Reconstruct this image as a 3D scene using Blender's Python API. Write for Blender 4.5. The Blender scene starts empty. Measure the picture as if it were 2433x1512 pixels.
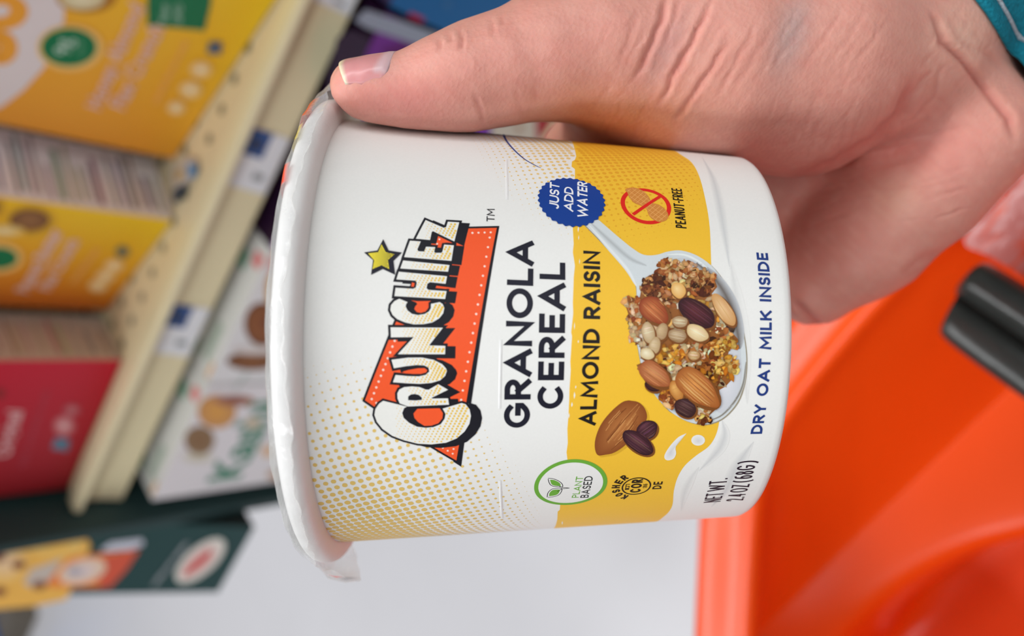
import bpy, bmesh, math, random
import numpy as np
from mathutils import Vector, Matrix
from mathutils.geometry import tessellate_polygon

S = bpy.context.scene
COL = S.collection
random.seed(7)
rng = np.random.default_rng(7)

# ------------------------------------------------------------------ camera
# The phone is held upright (image left = up in the store) and looks 51 degrees down.
FPX, PCX, PCY = 1850.0, 1216.5, 756.0
CAM_ROT = np.array([[0.51152278, 0.7730825, 0.37508385],
                    [-0.58946272, 0.63331685, -0.50144139],
                    [-0.62520248, 0.03540075, 0.77965931]])
CAM_POS = np.array([0.0, 0.0, 1.35])
cam_data = bpy.data.cameras.new('camera')
cam = bpy.data.objects.new('camera', cam_data)
COL.objects.link(cam)
m = Matrix.Identity(4)
for i in range(3):
    for j in range(3):
        m[i][j] = float(CAM_ROT[i, j])
    m[i][3] = float(CAM_POS[i])
cam.matrix_world = m
cam_data.sensor_width = 36.0
cam_data.lens = FPX / 2433.0 * 36.0
cam_data.clip_start = 0.01
cam_data.dof.use_dof = True
cam_data.dof.focus_distance = 0.145
cam_data.dof.aperture_fstop = 8.6
S.camera = cam

# ------------------------------------------------------------------ light, exposure
S.view_settings.view_transform = 'Standard'
S.view_settings.look = 'None'
S.view_settings.gamma = 1.0
S.view_settings.use_curve_mapping = False
S.view_settings.exposure = -0.42
world = bpy.data.worlds.new('store_ambience')
S.world = world
world.use_nodes = True
wbg = world.node_tree.nodes['Background']
wbg.inputs[0].default_value = (1.0, 0.99, 0.98, 1)
wbg.inputs[1].default_value = 0.07

def area_light(name, loc, sx, sy, energy, color=(1, 1, 1)):
    d = bpy.data.lights.new(name, 'AREA')
    d.shape = 'RECTANGLE'
    d.size, d.size_y, d.energy, d.color = sx, sy, energy, color
    o = bpy.data.objects.new(name, d)
    o.location = loc
    COL.objects.link(o)
    return o

# unseen ceiling fluorescents; tubes past the shelf end are added to brighten
area_light('ceiling_tube_light', (0.4, 0.72, 3.1), 3.6, 0.30, 62, (0.975, 0.985, 1.0))
area_light('ceiling_tube_light', (1.6, -1.2, 3.1), 3.6, 0.30, 36, (0.975, 0.985, 1.0))
area_light('ceiling_tube_light', (-1.8, -0.9, 3.1), 0.30, 4.0, 98, (0.975, 0.985, 1.0))  # added tube, brightens the box fronts and background
area_light('ceiling_tube_light', (-2.9, 1.9, 3.1), 0.30, 3.0, 44, (0.975, 0.985, 1.0))  # added tube, brightens the far floor
area_light('ceiling_tube_light', (2.6, -0.4, 3.1), 0.30, 4.0, 36, (0.975, 0.985, 1.0))

# ------------------------------------------------------------------ helpers
def lin(c):
    """sRGB 0-255 triple -> linear"""
    out = []
    for v in c:
        v = v / 255.0
        out.append(v / 12.92 if v <= 0.04045 else ((v + 0.055) / 1.055) ** 2.4)
    return tuple(out)

def rays(p):
    p = np.atleast_2d(np.asarray(p, float))
    d = np.stack([(p[:, 0] - PCX) / FPX, -(p[:, 1] - PCY) / FPX, -np.ones(len(p))], 1)
    return d @ CAM_ROT.T

def at(px, py, axis, val):
    d = rays((px, py))[0]
    t = (val - CAM_POS[axis]) / d[axis]
    return CAM_POS + t * d

def pxd(px, py, depth):
    """point seen at pixel px,py at a given distance in front of the lens, in metres"""
    return CAM_POS + rays((px, py))[0] * depth

def link(name, me, mat=None, parent=None):
    o = bpy.data.objects.new(name, me)
    COL.objects.link(o)
    if mat is not None and len(me.materials) == 0:
        me.materials.append(mat)
    if parent is not None:
        o.parent = parent
    return o

def tag(o, label, cat, group=None):
    o['label'] = label
    o['category'] = cat
    if group:
        o['group'] = group
    return o

def empty(name, loc, label, cat, group=None, rotz=0.0):
    o = bpy.data.objects.new(name, None)
    o.location = loc
    o.rotation_euler = (0, 0, rotz)
    o.empty_display_size = 0.02
    COL.objects.link(o)
    return tag(o, label, cat, group)

def structure(o):
    o['kind'] = 'structure'
    return o

def obj_bm(name, bm, mat, parent=None, smooth=False):
    me = bpy.data.meshes.new(name)
    bm.normal_update()
    bm.to_mesh(me)
    bm.free()
    if smooth:
        me.polygons.foreach_set('use_smooth', [True] * len(me.polygons))
    if parent is not None:
        me.transform(Matrix.Translation(-Vector(parent.location)))
        if abs(parent.rotation_euler.z) > 1e-9:
            me.transform(Matrix.Rotation(-parent.rotation_euler.z, 4, 'Z'))
    return link(name, me, mat, parent)

def mat(name, color, rough=0.5, noise=0.0, scale=60.0, bump=0.0, bump_scale=300.0, spec=0.5, metallic=0.0, sss=0.0, coat=0.0, coords='Object'):
    M = bpy.data.materials.new(name)
    M.use_nodes = True
    nt = M.node_tree
    N, L = nt.nodes, nt.links
    b = N['Principled BSDF']
    b.inputs['Roughness'].default_value = rough
    b.inputs['Specular IOR Level'].default_value = spec
    b.inputs['Metallic'].default_value = metallic
    if coat:
        b.inputs['Coat Weight'].default_value = coat
        b.inputs['Coat Roughness'].default_value = 0.08
    tc = N.new('ShaderNodeTexCoord')
    nz = N.new('ShaderNodeTexNoise')
    nz.inputs['Scale'].default_value = scale
    nz.inputs['Detail'].default_value = 4
    L.new(tc.outputs[coords], nz.inputs['Vector'])
    mx = N.new('ShaderNodeMix')
    mx.data_type = 'RGBA'
    c = lin(color)
    mx.inputs[6].default_value = tuple(max(0, v * (1 - noise)) for v in c) + (1,)
    mx.inputs[7].default_value = tuple(min(1, v * (1 + noise)) for v in c) + (1,)
    L.new(nz.outputs['Fac'], mx.inputs[0])
    L.new(mx.outputs[2], b.inputs['Base Color'])
    if bump:
        n2 = N.new('ShaderNodeTexNoise')
        n2.inputs['Scale'].default_value = bump_scale
        n2.inputs['Detail'].default_value = 3
        L.new(tc.outputs[coords], n2.inputs['Vector'])
        bp = N.new('ShaderNodeBump')
        bp.inputs['Strength'].default_value = bump
        bp.inputs['Distance'].default_value = 0.0006
        L.new(n2.outputs['Fac'], bp.inputs['Height'])
        L.new(bp.outputs['Normal'], b.inputs['Normal'])
    if sss:
        b.inputs['Subsurface Weight'].default_value = sss
        b.inputs['Subsurface Radius'].default_value = (1.0, 0.35, 0.15)
        b.inputs['Subsurface Scale'].default_value = 0.004
    return M

def ink_mat(name, rough=0.45, grain=0.05, scale=900.0, spec=0.4):
    """printed card: ink colour comes from the mesh's 'ink' attribute, with a little paper grain"""
    M = bpy.data.materials.new(name)
    M.use_nodes = True
    nt = M.node_tree
    N, L = nt.nodes, nt.links
    b = N['Principled BSDF']
    b.inputs['Roughness'].default_value = rough
    b.inputs['Specular IOR Level'].default_value = spec
    a = N.new('ShaderNodeAttribute')
    a.attribute_name = 'ink'
    tc = N.new('ShaderNodeTexCoord')
    nz = N.new('ShaderNodeTexNoise')
    nz.inputs['Scale'].default_value = scale
    nz.inputs['Detail'].default_value = 3
    L.new(tc.outputs['Object'], nz.inputs['Vector'])
    mr = N.new('ShaderNodeMapRange')
    mr.inputs[3].default_value = 1 - grain
    mr.inputs[4].default_value = 1 + grain
    L.new(nz.outputs['Fac'], mr.inputs[0])
    mm = N.new('ShaderNodeVectorMath')
    mm.operation = 'SCALE'
    L.new(a.outputs['Color'], mm.inputs[0])
    L.new(mr.outputs[0], mm.inputs['Scale'])
    L.new(mm.outputs[0], b.inputs['Base Color'])
    return M

INK = ink_mat('printed_cardboard')
INK_CUP = ink_mat('printed_paper_cup', rough=0.46, grain=0.03, scale=2500.0, spec=0.22)

# --------------------------------------------------------- surfaces that take print
class Plane:
    """u along the face, v up the face, both in metres"""
    def __init__(s, o, u, v):
        s.o = np.array(o, float)
        s.u = np.array(u, float) / np.linalg.norm(u)
        s.v = np.array(v, float) / np.linalg.norm(v)
        s.n = np.cross(s.u, s.v)
        if s.n @ (CAM_POS - s.o) < 0:
            s.n = -s.n
        s.step = 1.0
    def uv(s, p):
        d = rays(p)
        t = ((s.o - CAM_POS) @ s.n) / (d @ s.n)
        q = CAM_POS + d * t[:, None] - s.o
        return np.stack([q @ s.u, q @ s.v], 1)
    def pt(s, uv, off):
        uv = np.asarray(uv, float)
        return s.o + uv[:, :1] * s.u + uv[:, 1:2] * s.v + s.n * off

class Cone:
    """paper cup wall: u = angle x RU (grows to the shopper's right), v = height above the base"""
    RU = 0.043
    def __init__(s, base, axis, r0, r1, h):
        s.b = np.array(base, float)
        s.a = np.array(axis, float) / np.linalg.norm(axis)      # towards the rim
        s.r0, s.r1, s.h = r0, r1, h
        s.k = (r1 - r0) / h
        toc = CAM_POS - s.b
        s.e1 = toc - s.a * (toc @ s.a)
        s.e1 /= np.linalg.norm(s.e1)
        s.e2 = np.cross(s.a, s.e1)
        s.step = 0.0008
    def uv(s, p):
        d = rays(p)
        o = CAM_POS - s.b
        oz, dz = o @ s.a, d @ s.a
        op, dp = o - oz * s.a, d - dz[:, None] * s.a
        r = s.r0 + s.k * oz
        A = (dp * dp).sum(1) - (s.k * dz) ** 2
        B = dp @ op - r * s.k * dz
        C = op @ op - r * r
        disc = np.maximum(B * B - A * C, 0)
        t = (-B - np.sqrt(disc)) / A
        q = o + d * t[:, None]
        th = np.arctan2(q @ s.e2, q @ s.e1)
        return np.stack([th * s.RU, q @ s.a], 1)
    def pt(s, uv, off):
        uv = np.asarray(uv, float)
        th, v = uv[:, 0] / s.RU, uv[:, 1]
        r = s.r0 + s.k * v + off
        return s.b + v[:, None] * s.a + r[:, None] * (np.cos(th)[:, None] * s.e1 + np.sin(th)[:, None] * s.e2)

class Print:
    """collects flat ink shapes in (u,v) of a surface and lays them on it as thin layers"""
    def __init__(s, surf, base=0.000008):
        s.s, s.V, s.F, s.C = surf, [], [], []
        s.lay = base
        s.j = 0
    def layer(s, d=0.000005):
        s.lay += d
    def tri(s, pts, cols, off):
        i = len(s.V)
        for p, c in zip(pts, cols):
            s.V.append((p[0], p[1], off))
            s.C.append(c)
        s.F.append((i, i + 1, i + 2))
    def _split(s, T, cols, off):
        st = s.s.step
        stack = [(T, cols)]
        while stack:
            t, c = stack.pop()
            du = max(abs(t[0][0] - t[1][0]), abs(t[1][0] - t[2][0]), abs(t[2][0] - t[0][0]))
            if du <= st:
                s.tri(t, c, off)
                continue
            e = [abs(t[k][0] - t[(k + 1) % 3][0]) for k in range(3)]
            k = e.index(max(e))
            a, b, d = t[k], t[(k + 1) % 3], t[(k + 2) % 3]
            ca, cb, cd = c[k], c[(k + 1) % 3], c[(k + 2) % 3]
            mid = ((a[0] + b[0]) / 2, (a[1] + b[1]) / 2)
            cm = tuple((x + y) / 2 for x, y in zip(ca, cb))
            stack.append(((a, mid, d), (ca, cm, cd)))
            stack.append(((mid, b, d), (cm, cb, cd)))
    def poly(s, uv, col, cols=None):
        s.j += 1
        off = s.lay + (s.j % 3) * 1e-7
        uv = [(float(a), float(b)) for a, b in uv]
        for t in tessellate_polygon([[Vector((a, b, 0)) for a, b in uv]]):
            s._split([uv[k] for k in t], [cols[k] for k in t] if cols else [col] * 3, off)
    def px(s, pts, col):
        s.poly(s.s.uv(pts), col)
    def stroke(s, uv, w, col, closed=False, cap=0.0, taper=None):
        p = np.asarray(uv, float)
        keep = [0] + [i for i in range(1, len(p)) if np.linalg.norm(p[i] - p[i - 1]) > w * 0.02]
        if taper is not None:
            taper = [taper[i] for i in keep]
        p = p[keep]
        if not closed and taper is None and len(p) > 2:
            for i in range(1, len(p) - 1):          # a hairpin corner of a condensed letter: two separate strokes
                a, b = p[i] - p[i - 1], p[i + 1] - p[i]
                if a @ b < -0.88 * np.linalg.norm(a) * np.linalg.norm(b):
                    s.stroke(p[:i + 1], w, col, cap=cap * 0.8)
                    s.stroke(p[i:], w, col, cap=cap * 0.8)
                    return
        if closed:
            if np.linalg.norm(p[0] - p[-1]) < 1e-9:
                p = p[:-1]
            q = np.vstack([p[-1], p, p[0], p[1]])
        else:
            a = p[0] - p[1]
            b = p[-1] - p[-2]
            p = p.copy()
            p[0] += a / max(np.linalg.norm(a), 1e-12) * cap
            p[-1] += b / max(np.linalg.norm(b), 1e-12) * cap
            q = np.vstack([2 * p[0] - p[1], p, 2 * p[-1] - p[-2]])
        d = np.diff(q, axis=0)
        d /= np.maximum(np.linalg.norm(d, axis=1), 1e-12)[:, None]
        n = np.stack([-d[:, 1], d[:, 0]], 1)
        mm = n[:-1] + n[1:]
        l2 = (mm * mm).sum(1)
        mm = mm * (2 / np.maximum(l2, 0.7))[:, None]
        mm = mm * 0.5 * w
        pts = q[1:-1]
        if taper is not None:
            mm = mm * np.asarray(taper)[:, None]
        Lf, Rt = pts + mm, pts - mm
        for i in range(len(pts) - 1):
            s.poly([Lf[i], Lf[i + 1], Rt[i + 1], Rt[i]], col)
    def ellipse(s, c, rx, ry, rot, col, n=24, edge=None):
        t = np.linspace(0, 2 * np.pi, n, endpoint=False)
        ca, sa = math.cos(rot), math.sin(rot)
        x, y = rx * np.cos(t), ry * np.sin(t)
        uv = np.stack([c[0] + x * ca - y * sa, c[1] + x * sa + y * ca], 1)
        s.blob(uv, c, col, edge or col)
    def blob(s, uv, c, cin, cout):
        """fan with a colour in the middle and another on the outline"""
        s.j += 1
        off = s.lay + (s.j % 3) * 1e-7
        c = (float(c[0]), float(c[1]))
        for i in range(len(uv)):
            a, b = uv[i], uv[(i + 1) % len(uv)]
            s._split([c, (float(a[0]), float(a[1])), (float(b[0]), float(b[1]))], [cin, cout, cout], off)
    def text(s, txt, a, b, cap, w, col, gap=0.14, shear=0.0, space=0.45):
        """line of stroke lettering from uv a (left end of baseline) to b (right end), cap height in metres"""
        a, b = np.asarray(a, float), np.asarray(b, float)
        ex = (b - a) / np.linalg.norm(b - a)
        ey = np.array([-ex[1], ex[0]])
        if cap < 0:
            ey, cap = -ey, -cap
        T = np.linalg.norm(b - a) / cap
        tw = sum(space if ch == ' ' else GL[ch][0] for ch in txt)
        nn = sum(ch != ' ' for ch in txt)
        cx = (T - nn * w - (len(txt) - 1) * gap) / tw
        x = 0.0
        for ch in txt:
            if ch == ' ':
                x += space * cx + gap
                continue
            cw, strokes = GL[ch]
            for st, closed in strokes:
                q = []
                for (gx, gy) in st:
                    X = x + w / 2 + gx * cw * cx
                    Y = w / 2 + gy * (1 - w)
                    q.append(a + ex * (X + shear * Y) * cap + ey * Y * cap)
                s.stroke(q, w * cap, col, closed, cap=0 if closed else w * cap / 2)
            x += cw * cx + w + gap
    def btext(s, txt, a, b, col, shear=0.0, height=None, bold=0.0):
        cu = bpy.data.curves.new('lettering', 'FONT')
        cu.body = txt
        cu.shear = shear
        cu.offset = bold
        cu.resolution_u = 3
        o = bpy.data.objects.new('lettering', cu)
        COL.objects.link(o)
        dg = bpy.context.evaluated_depsgraph_get()
        me = o.evaluated_get(dg).to_mesh()
        v = np.array([x.co[:2] for x in me.vertices])
        me.calc_loop_triangles()
        tr = [tuple(t.vertices) for t in me.loop_triangles]
        o.evaluated_get(dg).to_mesh_clear()
        bpy.data.objects.remove(o)
        bpy.data.curves.remove(cu)
        a, b = np.asarray(a, float), np.asarray(b, float)
        ex = (b - a)
        L = np.linalg.norm(ex)
        ex = ex / L
        ey = np.array([-ex[1], ex[0]])
        sx = L / v[:, 0].max()
        sy = sx if height is None else height / 0.72
        q = a + v[:, :1] * sx * ex + v[:, 1:] * sy * ey
        s.j += 1
        off = s.lay + (s.j % 3) * 1e-7
        for t in tr:
            s._split([tuple(q[k]) for k in t], [col] * 3, off)
    def build(s, name, parent, material, extra=None):
        uvo = np.array(s.V)
        P = s.s.pt(uvo[:, :2], 0.0)
        # offset per vertex
        P0 = s.s.pt(uvo[:, :2], 1.0) - P
        P = P + P0 * uvo[:, 2:3]
        F = list(s.F)
        C = list(s.C)
        if extra:
            eV, eF, eC = extra
            k = len(P)
            P = np.vstack([P, eV])
            F += [tuple(i + k for i in f) for f in eF]
            C += list(eC)
        if parent is not None:
            P = P - np.array(parent.location)
        me = bpy.data.meshes.new(name)
        me.from_pydata(P.tolist(), [], F)
        ca = me.color_attributes.new('ink', 'FLOAT_COLOR', 'POINT')
        ca.data.foreach_set('color', np.hstack([np.array(C, float)[:, :3], np.ones((len(C), 1))]).ravel())
        me.update()
        return link(name, me, material, parent)

def arc(cx, cy, rx, ry, a0, a1, n=18):
    return [(cx + rx * math.cos(math.radians(a0 + (a1 - a0) * i / n)), cy + ry * math.sin(math.radians(a0 + (a1 - a0) * i / n))) for i in range(n + 1)]

def O_(*st):
    return [(list(x), False) for x in st]

RING = [(arc(.5, .5, .5, .5, 0, 360, 36)[:-1], True)]
GL = {
    'A': (.66, O_([(0, 0), (.5, .97), (1, 0)], [(.22, .27), (.78, .27)])),
    'B': (.46, [([(0, 0), (0, 1), (.5, 1)] + arc(.5, .765, .42, .235, 90, -90, 10) + [(0, .53)], False), ([(0, .53), (.5, .53)] + arc(.5, .265, .5, .265, 90, -90, 10) + [(0, 0)], False)]),
    'C': (.62, O_(arc(.5, .5, .5, .5, 48, 312, 28))),
    'D': (.58, [([(0, 0), (0, 1), (.3, 1)] + arc(.3, .5, .7, .5, 90, -90, 20) + [(.3, 0)], True)]),
    'E': (.4, O_([(1, 1), (0, 1), (0, 0), (1, 0)], [(0, .5), (.9, .5)])),
    'F': (.4, O_([(1, 1), (0, 1), (0, 0)], [(0, .5), (.9, .5)])),
    'G': (.68, O_(arc(.5, .5, .5, .5, 44, 322, 28) + [(.97, .27), (.97, .46), (.6, .46)])),
    'H': (.56, O_([(0, 0), (0, 1)], [(1, 0), (1, 1)], [(0, .5), (1, .5)])),
    'I': (.001, O_([(0, 0), (0, 1)])),
    'J': (.32, O_([(1, 1), (1, .26)] + arc(.5, .26, .5, .26, 0, -150, 10))),
    'K': (.52, O_([(0, 0), (0, 1)], [(.95, 1), (.05, .44)], [(.33, .6), (1, 0)])),
    'L': (.38, O_([(0, 1), (0, 0), (1, 0)])),
    'M': (.74, O_([(0, 0), (.06, 1), (.5, .3), (.94, 1), (1, 0)])),
    'N': (.58, O_([(0, 0), (0, 1), (1, 0), (1, 1)])),
    'O': (.74, RING),
    'P': (.44, O_([(0, 0), (0, 1), (.5, 1)] + arc(.5, .735, .5, .265, 90, -90, 12) + [(0, .47)])),
    'R': (.47, O_([(0, 0), (0, 1), (.5, 1)] + arc(.5, .735, .48, .265, 90, -90, 12) + [(0, .47)], [(.42, .47), (1, 0)])),
    'S': (.42, O_(arc(.5, .745, .46, .255, 28, 262, 14) + arc(.5, .245, .5, .245, 82, -152, 14))),
    'T': (.5, O_([(0, 1), (1, 1)], [(.5, 1), (.5, 0)])),
    'U': (.52, O_([(0, 1), (0, .36)] + arc(.5, .36, .5, .36, 180, 360, 14) + [(1, 1)])),
    'W': (1.15, O_([(0, 1), (.25, .03), (.5, .9), (.75, .03), (1, 1)])),
    'X': (.5, O_([(0, 1), (1, 0)], [(0, 0), (1, 1)])),
    'Y': (.52, O_([(0, 1), (.5, .44), (1, 1)], [(.5, .44), (.5, 0)])),
    'Z': (.46, O_([(0, 1), (1, 1), (0, 0), (1, 0)])),
    '0': (.44, RING), '1': (.2, O_([(0, .8), (.9, 1), (.9, 0)])),
    '2': (.42, O_(arc(.5, .72, .5, .28, 170, -35, 12) + [(0, 0), (1, 0)])),
    '4': (.48, O_([(.75, 0), (.75, 1), (0, .28), (1, .28)])),
    '6': (.44, [(arc(.5, .31, .5, .31, 0, 360, 20)[:-1], True), ([(0, .31), (.04, .62), (.3, .95), (.8, 1)], False)]),
    '8': (.44, [(arc(.5, .77, .42, .23, 0, 360, 18)[:-1], True), (arc(.5, .27, .5, .27, 0, 360, 20)[:-1], True)]),
    '.': (.001, O_([(0, 0), (0, .03)])), '-': (.24, O_([(.1, .45), (.9, .45)])),
    '(': (.36, O_(arc(1, .45, 1, .62, 110, 250, 12))), ')': (.36, O_(arc(0, .45, 1, .62, 70, -70, 12))),
}

# ================================================================== the store
M_floor = mat('polished_floor', (218, 217, 221), rough=0.28, noise=0.035, scale=5.0, spec=0.5)
bm = bmesh.new()
bmesh.ops.create_grid(bm, x_segments=1, y_segments=1, size=4.5)
structure(obj_bm('floor', bm, M_floor))

def box_bm(bm, x0, x1, y0, y1, z0, z1, bev=0.0):
    r = bmesh.ops.create_cube(bm, size=1.0)
    vs = r['verts']
    for v in vs:
        v.co = Vector(((x0 + x1) / 2 + v.co.x * (x1 - x0), (y0 + y1) / 2 + v.co.y * (y1 - y0), (z0 + z1) / 2 + v.co.z * (z1 - z0)))
    if bev:
        es = list({e for v in vs for e in v.link_edges})
        bmesh.ops.bevel(bm, geom=es, offset=bev, segments=2, affect='EDGES', profile=0.5)

# ------------------------------------------------ shelving unit
M_beige = mat('beige_enamel', (236, 226, 186), rough=0.38, noise=0.03, scale=20, spec=0.5)
M_deck = mat('beige_perforated_enamel', (228, 212, 172), rough=0.45, noise=0.02, scale=20)
# punched holes of the shelf deck: a 23.5 mm square grid of dark round holes
nt = M_deck.node_tree
N, L = nt.nodes, nt.links
tc = N.new('ShaderNodeTexCoord')
sep = N.new('ShaderNodeSeparateXYZ')
L.new(tc.outputs['Object'], sep.inputs[0])
def mnode(op, a, b=None):
    n = N.new('ShaderNodeMath')
    n.operation = op
    for i, v in enumerate((a, b)):
        if v is None:
            continue
        if isinstance(v, (int, float)):
            n.inputs[i].default_value = v
        else:
            L.new(v, n.inputs[i])
    return n.outputs[0]
fx = mnode('SUBTRACT', mnode('FRACT', mnode('ADD', mnode('DIVIDE', sep.outputs[0], 0.0235), 40.65)), 0.5)
fy = mnode('SUBTRACT', mnode('FRACT', mnode('ADD', mnode('DIVIDE', sep.outputs[1], 0.0235), 39.9)), 0.5)
rr = mnode('SQRT', mnode('ADD', mnode('MULTIPLY', fx, fx), mnode('MULTIPLY', fy, fy)))
hole = mnode('LESS_THAN', rr, 0.17)
mx = N.new('ShaderNodeMix')
mx.data_type = 'RGBA'
b = N['Principled BSDF']
src = b.inputs['Base Color'].links[0].from_socket
L.new(hole, mx.inputs[0])
L.new(src, mx.inputs[6])
mx.inputs[7].default_value = lin((120, 115, 88)) + (1,)
L.new(mx.outputs[2], b.inputs['Base Color'])

M_dark = mat('dark_shelf_back', (70, 64, 58), rough=0.6, noise=0.1)
gond = empty('shelving_unit', (0.0, 0.65, 0.0), 'beige metal store shelving unit with perforated shelves and a front price rail', 'shelving')
bm = bmesh.new(); box_bm(bm, -0.561, 1.1, 0.86, 0.88, 0.0, 1.75)
obj_bm('back_panel', bm, M_dark, gond)
bm = bmesh.new(); box_bm(bm, -0.561, 1.1, 0.46, 0.86, 0.0, 0.12, 0.004)
obj_bm('plinth', bm, M_beige, gond)

def shelf(ztop, yfront):
    bm = bmesh.new(); box_bm(bm, -0.556, 1.1, yfront + 0.012, 0.859, ztop - 0.03, ztop - 0.002, 0.001)
    obj_bm('shelf_deck', bm, M_deck, gond)
    # price rail: lip on top, recessed channel, lower lip
    prof = [(0.016, 0.0), (0.004, 0.001), (0.0005, 0.0), (-0.001, -0.003), (0.0, -0.006), (0.006, -0.0085), (0.0112, -0.012), (0.0105, -0.019), (0.0090, -0.028), (0.0068, -0.0375), (0.0060, -0.0405), (0.0075, -0.0425), (0.016, -0.0425)]
    bm = bmesh.new()
    rings = []
    for x in (-0.558, 1.1):
        rings.append([bm.verts.new((x, yfront + p[0], ztop + p[1])) for p in prof])
    n = len(prof)
    for i in range(n):
        bm.faces.new((rings[0][i], rings[1][i], rings[1][(i + 1) % n], rings[0][(i + 1) % n]))
    bm.faces.new(rings[0]); bm.faces.new(rings[1][::-1])
    bmesh.ops.recalc_face_normals(bm, faces=bm.faces)
    obj_bm('price_rail', bm, M_beige, gond)
ZT, ZL = 1.065, 0.802
shelf(ZT, 0.440)
shelf(ZL, 0.425)
shelf(1.52, 0.450)  # unseen upper shelf, added to keep overhead light off the boxes

# ------------------------------------------------ cartons
def carton(name, label, cat, fl, fr, depth, z0, z1, cf, cs, ct, group=None, draw=None, side=None, top=None):
    """folding carton; fl/fr = front bottom corners (left, right as the shopper sees them)"""
    fl, fr = np.array(fl, float), np.array(fr, float)
    u = (fr - fl) / np.linalg.norm(fr - fl)
    back = np.array([-u[1], u[0]])
    if back[1] < 0:
        back = -back
    c = [fl, fr, fr + back * depth, fl + back * depth]
    o = bpy.data.objects.new(name, None)
    bm_v = [np.array([p[0], p[1], z]) for z in (z0, z1) for p in c]
    P = Print(Plane([fl[0], fl[1], z0], [u[0], u[1], 0], [0, 0, 1]), 0.0003)
    if draw:
        draw(P)
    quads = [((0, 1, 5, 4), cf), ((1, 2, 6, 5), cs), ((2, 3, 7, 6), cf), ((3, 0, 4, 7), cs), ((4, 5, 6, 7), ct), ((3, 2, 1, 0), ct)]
    eV, eF, eC = [], [], []
    ctr = np.mean(bm_v, axis=0)
    for q, col in quads:
        i = len(eV)
        cols = col if isinstance(col, list) else [lin(col)] * 4
        for k, v in enumerate(q):
            eV.append(bm_v[v]); eC.append(cols[k])
        eF.append((i, i + 1, i + 2, i + 3))
    for fn, pl in ((side, Plane([fr[0], fr[1], z0], [back[0], back[1], 0], [0, 0, 1])), (top, Plane([fl[0], fl[1], z1], [u[0], u[1], 0], [back[0], back[1], 0]))):
        if fn:
            Q = Print(pl, 0.0003)
            fn(Q)
            a = np.array(Q.V)
            i = len(eV)
            p0 = pl.pt(a[:, :2], 0.0)
            p0 = p0 + pl.n * a[:, 2:3]
            eV += list(p0); eC += Q.C; eF += [tuple(k + i for k in f) for f in Q.F]
    # base point as object origin
    if not P.V:
        P.V.append((0, 0, 0)); P.C.append(lin(cf if not isinstance(cf, list) else (200, 200, 200)))
    class _P: pass
    anchor = _P(); anchor.location = tuple(np.array([*(np.mean(c, axis=0)), z0]))
    uvo = np.array(P.V)
    W = P.s.pt(uvo[:, :2], 0.0) + P.s.n * uvo[:, 2:3]
    k = len(W)
    W = np.vstack([W, np.array(eV)]) - np.array(anchor.location)
    ang = math.atan2(u[1], u[0])
    ca_, sa_ = math.cos(-ang), math.sin(-ang)
    W = np.stack([W[:, 0] * ca_ - W[:, 1] * sa_, W[:, 0] * sa_ + W[:, 1] * ca_, W[:, 2]], 1)
    me = bpy.data.meshes.new(name)
    me.from_pydata(W.tolist(), [], list(P.F) + [tuple(i + k for i in f) for f in eF])
    cc = np.array(list(P.C) + eC, float)
    ca = me.color_attributes.new('ink', 'FLOAT_COLOR', 'POINT')
    ca.data.foreach_set('color', np.hstack([cc, np.ones((len(cc), 1))]).ravel())
    bpy.data.objects.remove(o)
    ob = link(name, me, INK)
    ob.location = anchor.location
    ob.rotation_euler = (0, 0, ang)
    tag(ob, label, cat, group)
    return ob

WHT, PINKW = lin((236, 232, 232)), lin((240, 205, 190))
def nutrition(cols, rows, dark=(120, 112, 110), w=0.06):
    def fn(P):
        r = random.Random(len(rows) * 13 + cols)
        for v0, v1 in rows:
            v = v0
            while v < v1:
                hgt = r.choice([0.0016, 0.0022, 0.004])
                a = r.uniform(0.004, 0.01)
                e = w * r.uniform(0.55, 1.0)
                P.poly([(a, v), (e, v), (e, v + hgt), (a, v + hgt)], lin(tuple(d + r.randint(-10, 40) for d in dark)))
                v += hgt + r.choice([0.0025, 0.004, 0.007])
    return fn

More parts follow.
